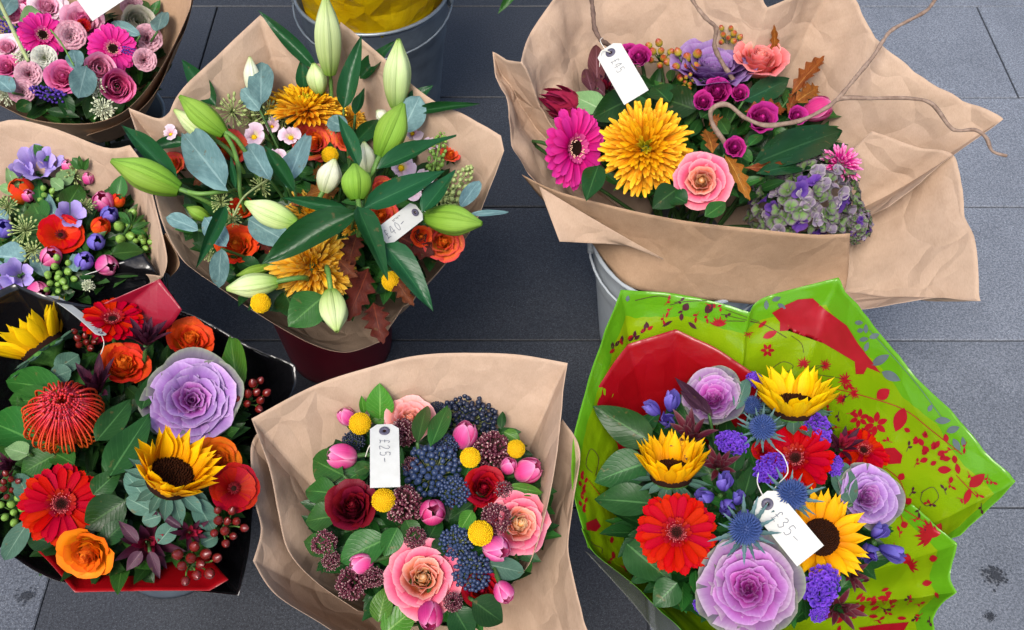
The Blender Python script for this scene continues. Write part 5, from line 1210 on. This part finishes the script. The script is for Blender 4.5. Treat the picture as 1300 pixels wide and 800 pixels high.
fl('rose_orange', 243, 428, 56, 'orange rose above the lilac cabbage', t=(.2, .75), v=1)
fl('rose_tang', 278, 580, 56, 'orange rose right of the cupped sunflower', t=(.4, .5), v=0)
fl('rose_tang', 106, 707, 66, 'pale orange rose hanging over the bottom rim', t=(-.35, -.55), v=1)
fl('anemone', 297, 620, 64, 'red anemone at the right beside the brown paper', t=(.25, .15))
fl('leucadendron_dark', 116, 482, 92, 'dark purple leucadendron right of the turned sunflower', t=(-.5, .9), dz=.02)
fl('leucadendron_dark', 186, 424, 70, 'dark purple leucadendron against the red flap', t=(.1, 1.1), dz=.05)
fl('leucadendron_red', 189, 690, 90, 'red hearted leucadendron near the bottom rim', t=(.1, -.1), dz=-.01)
fl('leucadendron_red', 243, 676, 52, 'small leucadendron below the cupped sunflower', t=(.2, 0))
fl('leucadendron_dark', 8, 590, 50, 'dark leucadendron cut by the left edge of the photo', t=(-.6, .2))
for x, y, d, lb in [(323, 500, 54, 'red hypericum berries at the right of the lilac cabbage'), (110, 428, 44, 'red hypericum berries behind the dark leucadendron'), (290, 666, 56, 'red hypericum berries below the red anemone'), (250, 716, 68, 'red hypericum berries at the bottom rim on black film'), (6, 614, 42, 'red hypericum berries at the far left edge')]:
    fl('hypericum', x, y, d, lb, dz=.005)
fl('hypericum_bud', 14, 648, 46, 'green hypericum buds at the far left below the red berries', dz=-.01)
sprig('leafy_sprig', 'fresh', 'upright pointed green leaf right of the lilac cabbage', [(303, 508, 291, 422, 34)], dz=.0)
sprig('leafy_sprig', 'salal', 'large green leaves left of the lilac cabbage', [(138, 606, 190, 522, 48), (122, 560, 168, 505, 34), (118, 628, 152, 596, 32), (180, 520, 196, 470, 26)], dz=.0)
sprig('leafy_sprig', 'mid', 'broad green leaves at the left edge under the pincushion', [(60, 568, -25, 528, 54), (85, 500, 0, 478, 40), (80, 515, 5, 503, 34), (70, 578, 24, 602, 38), (95, 590, 60, 570, 30)], dz=-.01)
sprig('leafy_sprig', 'pale', 'round pale green leaf at the left edge', [(36, 577, 5, 568, 28)], dz=.01)
sprig('leafy_sprig', 'dark', 'dark green leaf right of the front red gerbera', [(160, 636, 106, 670, 50), (130, 690, 160, 660, 30), (70, 690, 30, 680, 30)], dz=-.01)
sprig('leafy_sprig', 'eucag', 'grey green rounded leaf at the lower left corner', [(38, 660, 4, 712, 26), (40, 640, 20, 600, 26), (248, 634, 272, 674, 30), (255, 690, 276, 680, 24), (200, 690, 222, 664, 26)], dz=-.005)
sprig('leafy_sprig', 'eucag', 'grey green sepal like leaves under the cupped sunflower', [(190, 640, 158, 600, 26), (195, 650, 160, 632, 26), (205, 655, 180, 662, 22), (70, 470, 100, 450, 30), (64, 480, 90, 470, 28)], dz=-.005)
sprig('leafy_sprig', 'purp', 'narrow purple leaves at the bottom of the red wrapped bouquet', [(190, 700, 203, 735, 16), (180, 700, 160, 725, 18), (175, 690, 150, 660, 16), (230, 670, 200, 650, 12)], dz=0)
price_tag('white price tag seen edge on at the back of the red wrapped bouquet', 130, 426, 66, 376, 16, '£-', dz=.05, dz1=.07, tilt=58, strings=[[(132, 436, .03), (128, 450, .02)]])

# ------------------------------------------------------------------ C: lilies
use('C')
filler('dark green leaves packed between the lilies and chrysanthemums', 760, 165, 135, .02, .12, seed=9, cy=255)
fl('mum', 388, 136, 98, 'yellow chrysanthemum at the back of the lily bouquet', t=(0, 1.5, .8), dz=-.01)
fl('mum_amber', 397, 338, 112, 'large amber chrysanthemum at the front of the lily bouquet', t=(0, .15), dz=-.01)
fl('mum_amber', 394, 274, 74, 'amber chrysanthemum half hidden behind a long lily leaf', t=(0, .6), dz=-.035)
fl('mum_amber', 448, 150, 40, 'small orange chrysanthemum right of the yellow one', t=(.2, .9), dz=-.03)
fl('mum_amber', 447, 288, 34, 'small yellow chrysanthemum beside the rust oak leaf', t=(.2, .4), dz=-.03)
for a in [('lily', 419, 93, 413, -6, 37, 'tallest pale green lily bud reaching the top of the photo', .06, .20, 30), ('lily', 503, 136, 506, 50, 36, 'tall pale lily bud at the back right', .05, .16, 10), ('lily', 406, 118, 398, 80, 26, 'small pale lily bud behind the yellow chrysanthemum', .02, .08, 0),
          ('lily_white', 322, 122, 317, 72, 22, 'white lily bud behind a blue grey leaf', .02, .08, 40), ('lily_green', 285, 170, 228, 122, 33, 'green lily bud pointing up left, upper one', .05, .09, 20), ('lily', 272, 180, 221, 139, 24, 'pale lily bud right under the upper left green bud', .02, .05, 0),
          ('lily_green', 228, 241, 141, 204, 42, 'green lily bud at the far left reaching over the paper edge', .04, .08, 50), ('lily_green', 483, 199, 512, 131, 42, 'green lily bud in front of the round blue leaf', .07, .12, 20), ('lily_white', 466, 218, 462, 180, 26, 'small greenish white lily bud in the centre', .03, .07, 20),
          ('lily_green', 454, 254, 450, 208, 42, 'broad green lily bud facing the viewer in the centre', .06, .09, 35), ('lily_white', 412, 243, 425, 202, 32, 'white lily bud with green ribs left of centre', .02, .06, 15), ('lily_green', 541, 276, 612, 284, 40, 'green lily bud pointing right beside the price tag', .05, .06, 10),
          ('lily', 376, 285, 311, 257, 36, 'pale green lily bud pointing left above the front chrysanthemum', .03, .05, 25), ('lily', 352, 358, 287, 367, 32, 'pale green lily bud at the lower left rim', .01, .02, 15), ('lily_green', 265, 278, 237, 263, 18, 'small green lily bud near the left rim', .0, .02, 0),
          ('lily', 420, 370, 428, 421, 38, 'pale lily bud hanging over the front rim', .02, .01, 40), ('lily_green', 345, 338, 300, 350, 14, 'thin green lily bud behind the lower left bud', -.01, .0, 0), ('lily_white', 490, 152, 478, 140, 16, 'small white lily bud behind the round blue leaf', .0, .02, 0)]:
    bud(a[0], *a[1:6], a[6], a[7], a[8], a[9])
for x, y, d, lb in [(331, 385, 26, 'yellow craspedia ball at the lower left rim of the lily bouquet'), (497, 357, 26, 'yellow craspedia ball by the rust oak leaves'), (419, 197, 22, 'yellow craspedia ball behind the white lily bud')]: fl('craspedia', x, y, d, lb, dz=.01)
for k, x, y, d, t, lb, v in [('rose_coral', 288, 186, 52, (-.1, .6), 'orange and pink rose under the upper left lily buds', 0), ('rose_coral', 399, 176, 54, (.1, .5), 'orange and pink rose below the yellow chrysanthemum', 1), ('rose_orange', 299, 308, 52, (-.2, .5), 'orange rose at the left of the lily bouquet', 0), ('rose_coral', 565, 306, 50, (.3, .2), 'red orange rose under the right hand lily bud', 0),
                           ('rose_coral', 484, 272, 44, (.1, .3), 'coral rose behind the price tag in the lily bouquet', 1), ('rose_coral', 486, 238, 34, (.1, .6), 'small coral rose above the tag under a long leaf', 0), ('rose_coral', 218, 206, 30, (-.4, .5), 'small coral rose at the far left behind a lily leaf', 1), ('rose_orange', 306, 262, 30, (0, .6), 'small orange rose behind the seed sprig', 1), ('rose_coral', 573, 194, 24, (.3, .8), 'tiny coral rose near the right corner of the paper', 1)]:
    fl(k, x, y, d, lb, t=t, v=v, dz=-.01)
for k, x, y, d, lb in [('snapdragon', 322, 173, 32, 'pale pink snapdragon floret left of the blue grey leaves'), ('snapdragon', 369, 174, 30, 'pink and yellow snapdragon floret beside the coral rose'), ('snapdragon_pink', 345, 160, 22, 'small pink snapdragon bud between two florets'), ('snapdragon', 353, 199, 24, 'yellow snapdragon floret below the pink pair'), ('snapdragon', 510, 212, 40, 'large pale pink snapdragon floret right of centre'), ('snapdragon', 524, 244, 28, 'pink and yellow snapdragon floret above the price tag'), ('snapdragon_pink', 216, 170, 22, 'pink snapdragon bud at the upper left on the paper'), ('snapdragon', 548, 184, 22, 'yellow snapdragon floret near the green flower spike'), ('snapdragon_pink', 524, 168, 30, 'pink snapdragon floret behind the round blue leaf'), ('snapdragon_pink', 352, 130, 20, 'pink snapdragon bud left of the yellow chrysanthemum')]:
    fl(k, x, y, d, lb)
for x, y, d, lb in [(294, 140, 52, 'seeded eucalyptus cluster at the back left'), (340, 142, 48, 'seeded eucalyptus cluster left of the yellow chrysanthemum'), (280, 256, 34, 'seed head at the tip of the left sprig'), (331, 236, 32, 'seed head by the long stem left of centre'), (294, 277, 30, 'lower seed head of the left sprig'), (265, 322, 24, 'small seed head near the left rim'), (424, 160, 22, 'small seed head right of the coral rose')]: fl('seeded_eucalyptus', x, y, d, lb, dz=.015)
fl('green_spike', 556, 192, 62, 'green budded flower spike at the right of the lily bouquet', t=(.2, .3), sp=-15, sq=(1, 1)); fl('stock_spike', 581, 236, 66, 'pale green flower spike near the right rim', t=(.2, .2), sp=-35)
E1 = [(288, 240, 230, 167, 48, .03), (331, 132, 331, 76, 34, .03), (330, 140, 306, 112, 24, .0), (342, 228, 312, 180, 32, .02), (364, 236, 388, 168, 36, .03)]
for q, lb in zip(E1, ['large blue grey eucalyptus leaf at the left', 'upright blue grey eucalyptus leaf at the back', 'small blue grey leaf low at the back left', 'blue grey leaf under the left snapdragon', 'blue grey leaf left of the coral rose']): sprig('eucalyptus_leaf', 'euca', lb, [q], dz=.03)
for q, lb in [((315, 278, 366, 308, 36), 'blue grey leaf below the pale left lily bud'), ((281, 316, 277, 364, 24), 'blue grey leaf hanging at the lower left'), ((252, 292, 210, 274, 20), 'narrow blue grey leaf over the left paper rim'), ((260, 276, 287, 312, 28), 'blue grey leaf beside the left orange rose'), ((510, 168, 533, 122, 38), 'round blue green leaf behind the centre lily bud'), ((584, 263, 609, 228, 20), 'blue grey leaf at the right rim'), ((596, 272, 646, 269, 9), 'thin blue grey leaf tip crossing the right rim'), ((440, 165, 416, 150, 24), 'small blue grey leaf right of the yellow chrysanthemum')]: sprig('eucalyptus_leaf', 'euca', lb, [q], dz=.03)
for q, lb in [((402, 88, 327, 12, 20, .03, .14), 'long lily leaf arching past the paper peak'), ((274, 134, 228, 73, 28, .02, .08), 'lily leaf standing at the upper left'), ((226, 232, 151, 153, 26, .03, .07), 'lily leaf crossing the left paper edge'), ((236, 180, 189, 186, 18), 'short lily leaf at the left edge'), ((436, 138, 457, 44, 28, .04, .14), 'upright lily leaf right of the tallest bud'), ((457, 100, 499, 52, 24, .03, .1), 'dark lily leaf in front of the grey bucket'), ((518, 132, 549, 108, 20, .03, .06), 'short lily leaf right of the back right bud'), ((530, 141, 607, 131, 15, .03, .08), 'slim lily leaf reaching right over the paper'), ((451, 146, 462, 110, 16), 'small lily leaf in the back centre'),
              ((450, 182, 483, 148, 24), 'dark lily leaf in the shade behind the centre bud'), ((477, 216, 580, 168, 28, .06, .08), 'lily leaf under the centre green bud pointing right'), ((456, 212, 429, 143, 20, .06, .1), 'upright lily leaf beside the yellow ball'), ((462, 264, 567, 213, 36, .07, .09), 'broad lily leaf above the price tag'), ((536, 270, 578, 213, 28, .06, .08), 'dark lily leaf folded beside the green flower spike'), ((454, 262, 493, 352, 32, .08, .07), 'lily leaf hanging in the centre left of the tag'), ((488, 310, 551, 388, 40, .06, .05), 'lily leaf hanging over the right front rim'), ((452, 270, 328, 334, 44, .08, .06), 'broadest lily leaf lying over the front chrysanthemum'), ((442, 266, 353, 250, 18, .07, .07), 'slim lily leaf above the broadest leaf'), ((286, 262, 251, 337, 20, .03, .03), 'lily leaf hanging at the left'), ((374, 244, 333, 180, 20, .05, .07), 'lily leaf left of the coral rose'), ((386, 112, 383, 74, 20), 'small lily leaf behind the yellow chrysanthemum'), ((300, 240, 292, 196, 9, .04, .05), 'narrow green leaf beside the left stem')]:
    sprig('lily_leaf', 'lily', lb, [q], dz=.02)
sprig('oak_sprig', 'oak', 'rust brown oak leaves at the front of the lily bouquet', [(468, 340, 444, 402, 42), (474, 384, 484, 432, 40), (455, 295, 440, 338, 34), (500, 350, 522, 386, 26), (430, 330, 452, 352, 24)], dz=.015)
sprig('oak_sprig', 'oak', 'rust brown oak leaves beside the price tag', [(505, 300, 548, 322, 46), (500, 330, 520, 360, 30)], dz=-.01)
sprig('oak_sprig', 'rust', 'orange brown oak leaves left of centre', [(432, 240, 388, 246, 38), (420, 225, 396, 214, 26), (370, 262, 385, 245, 20)], dz=.0)
sprig('leafy_sprig', 'mid', 'crinkled green leaf at the front rim', [(412, 376, 366, 414, 48)], dz=.01)
sprig('leafy_sprig', 'dark', 'dark glossy leaves at the front left under the chrysanthemum', [(376, 360, 342, 392, 50), (360, 370, 380, 405, 40), (330, 345, 300, 330, 24), (300, 350, 270, 345, 18), (375, 330, 350, 350, 30)], dz=-.02)
for k, x, y, d, lb in [('rose_coral', 330, 205, 30, 'small orange rose between the blue grey leaves'), ('rose_coral', 440, 178, 28, 'small orange rose right of the coral rose under lily leaves'), ('rose_orange', 535, 300, 26, 'small orange rose below the price tag'), ('snapdragon', 250, 212, 22, 'pale snapdragon floret beside the far left bud stalk'), ('snapdragon_pink', 540, 226, 24, 'pink snapdragon floret beside the folded dark leaf'), ('seeded_eucalyptus', 318, 150, 34, 'seed head between the two back seed clusters'), ('seeded_eucalyptus', 360, 150, 28, 'seed head under the yellow chrysanthemum'), ('seeded_eucalyptus', 560, 250, 34, 'seed head under the pale green spike')]: fl(k, x, y, d, lb, dz=.0)
sprig('oak_sprig', 'oak', 'dark brown leaves under the left hand roses', [(275, 215, 245, 232, 26), (330, 300, 345, 322, 22), (545, 250, 565, 232, 22), (440, 200, 470, 196, 18)], dz=.0)
# stalks of the left hand buds
def stalk(label, pts, r=.0035, mat='stem'):
    p0 = P(pts[0][0], pts[0][1], dome(*pts[0][:2])+pts[0][2]); q = [P(x, y, dome(x, y)+z)-p0 for x, y, z in pts]
    o = part('flower_stalk', mesh('flower_stalk', tube(curve(q, 6), r, r*.9, 7), mat), None, M.Translation(p0)); tag(o, label, 'stalk', 'stalks of the '+BQ['name']); return o
stalk('curved green stalk below the upper left lily bud', [(284, 168, .05), (296, 188, .05), (303, 215, .05), (305, 245, .03), (312, 270, -.02)], .0034)
stalk('green stalk of the far left lily bud', [(227, 240, .04), (252, 246, .04), (285, 243, .03), (310, 240, .0)], .0034)
stalk('pale woody stalk carrying the seed heads', [(345, 225, .03), (325, 238, .04), (308, 252, .045), (296, 275, .04)], .0016, 'stempale')
price_tag('white price tag on the lily bouquet below a broad leaf', 532, 266, 485, 302, 27, '£40-', dz=.07, dz1=.075, small=True, rev=True, size=.42, strings=[[(538, 268, .06), (545, 276, .05), (540, 284, .04)]])
# ------------------------------------------------------------------ D: twigs, chrysanthemum, hydrangea
use('D')
filler('dark green leaves packed between the flowers of the twig bouquet', 640, 165, 85, .02, .10, seed=10, cx=900, cy=170)
fl('gerbera_pink', 729, 188, 102, 'hot pink gerbera turned to the right in the twig bouquet', t=(.95, -.05), dz=.01)
fl('mum', 819, 188, 118, 'large golden chrysanthemum in the twig bouquet', t=(0, .2), dz=.02)
fl('rose', 891, 229, 68, 'pink rose with peach heart right of the golden chrysanthemum', t=(0, .1), v=1, dz=.02)
fl('rose_salmon', 967, 68, 66, 'salmon rose at the back of the twig bouquet', t=(.25, 1.2), v=0, dz=.0)
fl('cabbage_violet', 908, 80, 100, 'violet ornamental cabbage seen from the side at the back', t=(.1, 1.6), dz=-.01)
hy = fl('hydrangea', 1022, 254, 158, 'green and purple hydrangea at the right of the twig bouquet', t=(.15, .4), sq=(1, .85, .8), dz=-.035)
hy2 = fl('hydrangea', 1090, 284, 50, 'smaller purple hydrangea head slipping over the paper rim', t=(.6, .1), dz=-.07)
_pan = BVHTree.FromPolygons([V(v) for v in gD3[0]], gD3[1])
for ob in (hy, hy2):                                   # florets that would stick out through the front panel are not there
    for ch in list(ob.children):
        if ch.name.startswith('floret'):
            wp_ = ob.matrix_world @ ch.matrix_basis.translation; d_ = wp_-CAM; h_ = _pan.ray_cast(CAM, d_.normalized())
            if h_[0] is not None and h_[3] > d_.length-.035: bpy.data.objects.remove(ch, do_unlink=True)
fl('mum_pink', 1068, 208, 56, 'magenta chrysanthemum behind the hydrangea', t=(.5, .5), dz=-.005)
fl('protea_bud', 712, 132, 44, 'dark pink protea bud left of the pink gerbera', t=(-.9, .35, .6), dz=-.01)
fl('tulip_deep', 1040, 138, 32, 'pale pink protea like bud beside the long twig', t=(.95, .4, .3), dz=.0)
for x, y, d, lb in [(911, 114, 34, 'largest magenta spray rose left of the twig loop'), (893, 128, 25, 'magenta spray rose touching the largest one'), (940, 117, 22, 'small magenta spray rose by the end of the short twig'), (968, 149, 38, 'magenta spray rose under the long twig'), (1013, 146, 24, 'small magenta spray rose at the right under the twig'), (933, 186, 26, 'magenta spray rose at the end of the twig loop'), (811, 70, 28, 'magenta spray rose right of the price tag'), (799, 64, 20, 'small magenta spray rose against the tag')]: fl('spray_rose', x, y, d, lb, dz=.02)
for x, y, d, lb in [(836, 66, 44, 'green and red hypericum berries right of the tag'), (869, 80, 52, 'green and red hypericum berries in front of the violet cabbage'), (926, 45, 36, 'green hypericum berries behind the violet cabbage'), (872, 104, 26, 'low green hypericum berries above the dark leaf')]: fl('hypericum_green', x, y, d, lb, dz=.02)
fl('leucadendron_red', 770, 108, 44, 'red leucadendron tucked behind the price tag', t=(-.1, .6))
sprig('leafy_sprig', 'pale', 'pale green and red leaf above the pink gerbera', [(764, 140, 722, 118, 34)], dz=.0)
sprig('leafy_sprig', 'wine', 'wine coloured leaves standing left of the price tag', [(758, 112, 757, 52, 24), (752, 118, 742, 84, 18), (768, 120, 746, 100, 18)], dz=.0)
sprig('leafy_sprig', 'dark', 'dark green leaves between the tag and golden chrysanthemum', [(805, 124, 752, 150, 38), (884, 140, 836, 122, 44), (850, 130, 828, 105, 30), (890, 150, 912, 135, 30), (760, 210, 745, 250, 30), (860, 240, 830, 262, 34), (872, 258, 848, 244, 26)], dz=.0)
sprig('rust_leaf_sprig', 'rust', 'rust orange oak leaves standing at the back right', [(1004, 122, 1047, 66, 26), (1008, 132, 1043, 106, 30), (984, 74, 983, 36, 14), (990, 90, 1000, 66, 14), (1000, 145, 1012, 112, 18)], dz=.01)
sprig('rust_leaf_sprig', 'rust', 'brown leaves in the middle of the twig bouquet', [(920, 196, 951, 248, 26), (944, 213, 1012, 211, 16), (905, 195, 897, 160, 26), (945, 142, 1000, 136, 32), (900, 150, 920, 160, 24), (960, 100, 985, 85, 18)], dz=.0)
sprig('leafy_sprig', 'asp', 'broad folded dark leaf above the hydrangea', [(956, 208, 1082, 156, 48, .0, .02), (960, 220, 1050, 200, 24)], dz=.0)
sprig('leafy_sprig', 'asp', 'rolled dark leaf under the salmon rose', [(944, 128, 1006, 98, 30)], dz=.01)
sprig('leafy_sprig', 'mid', 'small green leaves around the magenta spray roses', [(950, 185, 968, 168, 16), (940, 190, 955, 205, 16), (925, 170, 912, 150, 18), (985, 165, 1000, 175, 16), (895, 275, 922, 256, 22), (900, 110, 886, 100, 14), (930, 95, 950, 90, 18)], dz=.005)
TZ = .56
twig('long curly willow twig looping over the bouquet and out to the right', [
    [(930, 200, .46), (920, 181, .50), (906, 160, .52), (902, 143, .54), (911, 134, .55), (926, 134, .55), (945, 149, .55), (970, 159, .55), (998, 157, .55), (1022, 151, .555), (1051, 136, .565), (1068, 125, .57), (1109, 125, .575), (1155, 125, .575), (1183, 132, .57), (1205, 160, .565), (1217, 166, .565), (1238, 165, .565), (1252, 175, .56), (1260, 192, .555), (1278, 198, .55)],
    [(1062, 128, .568), (1081, 105, .585), (1109, 71, .60), (1121, 52, .61), (1134, 37, .615), (1171, 17, .625), (1183, 6, .63), (1192, -10, .64)]], .0042, .0026)
twig('short curly twig passing in front of the violet cabbage', [[(935, 110, .47), (932, 103, .50), (917, 80, .53), (907, 58, .56), (909, 36, .59), (895, 22, .61), (879, 0, .63), (872, -20, .65)]], .0042, .003)
twig('dark twig carrying the price tag at the top left', [[(795, 115, .46), (785, 80, .50), (774, 59, .535), (763, 51, .55), (755, 36, .565), (753, 17, .58), (751, 0, .59), (747, -25, .61)]], .0045, .0035, 'barkd')
price_tag('white price tag hanging from the dark twig', 771, 60, 808, 124, 35, '£45', dz=.09, dz1=.07, size=.3, strings=[[(768, 62, .1), (762, 52, .1), (765, 48, .09)], [(764, 65, .09), (761, 85, .07)]])

# ------------------------------------------------------------------ A: pink bouquet, top left
use('A')
filler('dark green leaves packed between the pink roses at the top left', 380, 120, 95, .03, .10, seed=12, cx=95, cy=60)
fl('gerbera_pink', 54, 45, 58, 'pink gerbera at the left of the pink bouquet', t=(.3, .4)); fl('gerbera_pink', 143, 62, 60, 'pink gerbera at the right of the pink bouquet', t=(.1, .2))
for k, x, y, d, lb, t in [('rose_pale', 60, 6, 46, 'pale pink rose at the top edge of the photo', (0, .5)), ('rose_pink', 104, 22, 50, 'pink rose behind the half hidden price tag', (.1, .8)), ('rose_deep', 79, 96, 42, 'deep pink rose left of the blue leaf', (-.2, .3)), ('rose_deep', 8, 84, 30, 'deep pink rose at the left edge of the pink bouquet', (-.3, .3)), ('rose_pale', 8, 58, 36, 'pale pink rose at the left edge of the photo', (-.3, .4)), ('rose_pink', 20, 16, 30, 'small pink rose bud at the top left corner', (-.2, .8)), ('rose_pink', 33, 4, 30, 'pink rose cut by the top edge', (-.1, .7))]:
    fl(k, x, y, d, lb, t=t)
fl('ranunculus_pink', 127, 86, 36, 'pale pink ranunculus right of the blue leaf'); fl('ranunculus_deep', 149, 109, 40, 'hot pink ranunculus at the right rim'); fl('ranunculus_cream', 175, 26, 38, 'greenish white ranunculus at the back right')
for k, x, y, d, lb in [('carnation_pale', 90, 44, 38, 'pale pink carnation between the two gerberas'), ('carnation_white', 56, 73, 32, 'white carnation below the left gerbera'), ('carnation_dusty', 188, 48, 36, 'dusty pink carnation at the right rim'), ('carnation_dusty', 184, 76, 30, 'lower dusty pink carnation at the right rim'), ('carnation_pale', 27, 116, 32, 'pale carnation at the lower left of the pink bouquet'), ('carnation_dusty', 36, 94, 34, 'dusty carnation left of the deep pink rose'), ('carnation_dusty', 168, 8, 30, 'dusty carnation at the top right of the pink bouquet'), ('carnation_red', 106, 32, 18, 'small dark red carnation below the pink rose')]: fl(k, x, y, d, lb)
fl('lace', 131, 138, 34, 'white lace flower at the front rim of the pink bouquet'); fl('lace', 123, 112, 26, 'small white lace flower below the pale ranunculus'); fl('lace', 28, 72, 24, 'small white lace flower by the grey stick'); fl('lace', 6, 122, 26, 'white lace flower at the lower left edge of the photo')
fl('muscari', 60, 119, 44, 'purple muscari spike at the front of the pink bouquet', sp=75, t=(0, .2)); fl('muscari', 12, 38, 40, 'purple muscari spike at the left under the grey stick', sp=60, t=(0, .2)); fl('muscari', 167, 66, 24, 'small purple muscari beside the right gerbera', t=(0, .2))
for q, lb in [((110, 84, 100, 124, 34), 'round blue grey leaf in the middle of the pink bouquet'), ((97, 88, 92, 62, 22), 'blue grey leaf left of the pale ranunculus'), ((200, 40, 206, 14, 24), 'blue grey leaf at the top right'), ((178, 45, 140, 28, 16), 'purple grey leaf behind the right gerbera'), ((16, 118, -8, 95, 26), 'blue grey leaf at the left edge of the pink bouquet'), ((0, 20, 18, -6, 24), 'blue grey leaf in the top left corner')]: sprig('eucalyptus_leaf', 'euca', lb, [q], dz=.02)
sprig('leafy_sprig', 'pale', 'pale green leaf above the left gerbera', [(50, 14, 24, 30, 26)], dz=.02)
sprig('leafy_sprig', 'mid', 'green leaves at the back right of the pink bouquet', [(185, 24, 178, -2, 18), (192, 20, 203, 0, 12), (165, 45, 172, 60, 16)], dz=.0)
sprig('leafy_sprig', 'dark', 'dark leaves at the front rim of the pink bouquet', [(60, 140, 100, 148, 14), (80, 120, 90, 150, 20), (120, 120, 110, 150, 20), (150, 120, 165, 100, 22), (40, 130, 20, 140, 18)], dz=-.01)
stalk('grey stick lying across the left of the pink bouquet', [(-6, -8, .08), (10, 25, .075), (22, 50, .07), (36, 78, .05)], .0035, 'stempale'); stalk('thin green stem between the two gerberas', [(64, 38, .04), (78, 55, .045), (94, 84, .03)], .0016)
price_tag('white price tag in the pink bouquet cut off by the top edge', 105, -34, 140, 12, 52, '£', dz=.06, dz1=.06)

# ------------------------------------------------------------------ B: lilac and red, left edge
use('B')
filler('green leaves packed between the small flowers at the left edge', 700, 110, 92, .005, .07, ('l_mid',), (.02, .045), seed=13, cx=80, cy=288)
fl('ranunculus_red', 77, 298, 56, 'red ranunculus with orange heart in the small bouquet', t=(.1, .5)); fl('tulip_orange', 27, 242, 32, 'red orange tulip at the left behind the small bouquet', t=(-.3, .5, .8)); fl('tulip_orange', 128, 287, 24, 'small orange tulip beside the purple buds', t=(.3, .4, .8)); fl('tulip_orange', 150, 254, 18, 'orange tulip bud right of the upper pink tulip', t=(.3, .6, .8))
for x, y, d, t, lb in [(131, 256, 27, (-.2, .5, .8), 'upper pink tulip at the right of the small bouquet'), (65, 326, 27, (.1, .35, .9), 'pink tulip below the red ranunculus'), (136, 337, 27, (.5, -.1, .9), 'pink tulip at the lower right against black film'), (36, 248, 16, (.1, .5, .8), 'tiny pink tulip in front of the red orange tulip'), (49, 370, 26, (.5, -.1, .7), 'pink tulip cut by the black film edge'), (86, 210, 16, (.1, .7, .8), 'tiny pink bud at the back of the small bouquet'), (112, 226, 15, (.2, .7, .8), 'tiny dark pink bud at the back right'), (2, 362, 20, (-.3, 0, 1), 'pink tulip at the left edge of the photo')]: fl('tulip', x, y, d, lb, t=t)
for x, y, d, t, lb in [(139, 272, 22, (.3, .5), 'violet bud beside the upper pink tulip'), (122, 307, 22, (.2, .3), 'dark violet bud right of the red ranunculus'), (107, 331, 24, (.2, .3), 'violet bud left of the lower right pink tulip'), (5, 290, 24, (-.2, .4), 'violet bud at the left edge')]: fl('tulip_violet', x, y, d, lb, t=t)
for x, y, d, lb in [(46, 212, 52, 'lilac freesia at the back of the small bouquet'), (28, 220, 32, 'lilac freesia left of the back one'), (64, 206, 36, 'lilac freesia right of the back one'), (90, 274, 38, 'lilac freesia behind the red ranunculus'), (22, 350, 44, 'lilac freesia at the lower left on black film'), (6, 362, 30, 'lilac freesia at the left edge low')]: fl('freesia', x, y, d, lb, dz=.01)
for x, y, d, lb in [(32, 292, 48, 'green seed cluster left of the red ranunculus'), (42, 318, 34, 'green seed cluster below the left one'), (95, 222, 36, 'green seed cluster at the back right'), (10, 262, 32, 'green seed cluster at the left edge'), (110, 262, 26, 'small green seed cluster beside the broad leaf')]: fl('seeded_eucalyptus', x, y, d, lb, dz=.01)
for x, y, d, lb in [(168, 290, 56, 'green buds at the right rim of the small bouquet'), (78, 345, 46, 'green buds below the pink tulip'), (62, 250, 34, 'green buds behind the lilac freesia'), (185, 306, 34, 'green buds reaching over the brown paper'), (70, 362, 36, 'green buds near the black film edge')]: fl('hypericum_bud', x, y, d, lb, dz=.0)
fl('lace', 112, 362, 18, 'tiny white flower on the black film')
sprig('leafy_sprig', 'mid', 'broad green leaves in the middle of the small bouquet', [(80, 270, 103, 232, 30), (54, 285, 40, 255, 34), (52, 262, 46, 222, 16), (58, 300, 30, 275, 30)], dz=.0)
sprig('leafy_sprig', 'mid', 'dark oval leaves at the right of the small bouquet', [(142, 322, 183, 318, 26), (148, 255, 154, 222, 22), (60, 205, 43, 183, 16), (104, 215, 92, 200, 14)], dz=.0)
sprig('leafy_sprig', 'euca', 'blue grey leaves at the lower left of the small bouquet', [(32, 330, -12, 322, 40), (58, 352, 42, 316, 22), (98, 345, 92, 322, 18), (72, 280, 56, 244, 14), (10, 280, -10, 268, 18)], dz=.0)
sprig('leafy_sprig', 'pale', 'pale lobed leaves at the back left of the small bouquet', [(20, 240, 8, 212, 16), (22, 245, -4, 236, 16), (24, 240, 26, 222, 12), (75, 232, 95, 214, 22), (80, 240, 62, 226, 18)], dz=.01)
sprig('fern_sprig', 'mid', 'fern like green sprig at the right of the small bouquet', [(165, 285, 150, 268, 9), (165, 285, 160, 262, 9), (166, 285, 172, 262, 9), (168, 287, 184, 270, 9), (168, 290, 190, 282, 9), (166, 292, 185, 296, 9), (105, 215, 88, 204, 8), (105, 215, 100, 198, 8), (106, 216, 112, 202, 8)], dz=.015)
sprig('leafy_sprig', 'dark', 'dark leaves at the front of the small bouquet', [(80, 340, 110, 368, 26), (100, 350, 120, 350, 14), (95, 370, 60, 385, 20), (130, 300, 150, 310, 20)], dz=-.01)

# the tip of a leaf of some bouquet beyond the top edge
p_ = P(655, -14, .42); o_ = part('long_leaf', leaf_mesh('lilym'), None, leaf_at('lilym', 668, -30, 632, 17, 16, .46, .42)); tag(o_, 'single green leaf tip hanging in at the top edge', 'leaf')
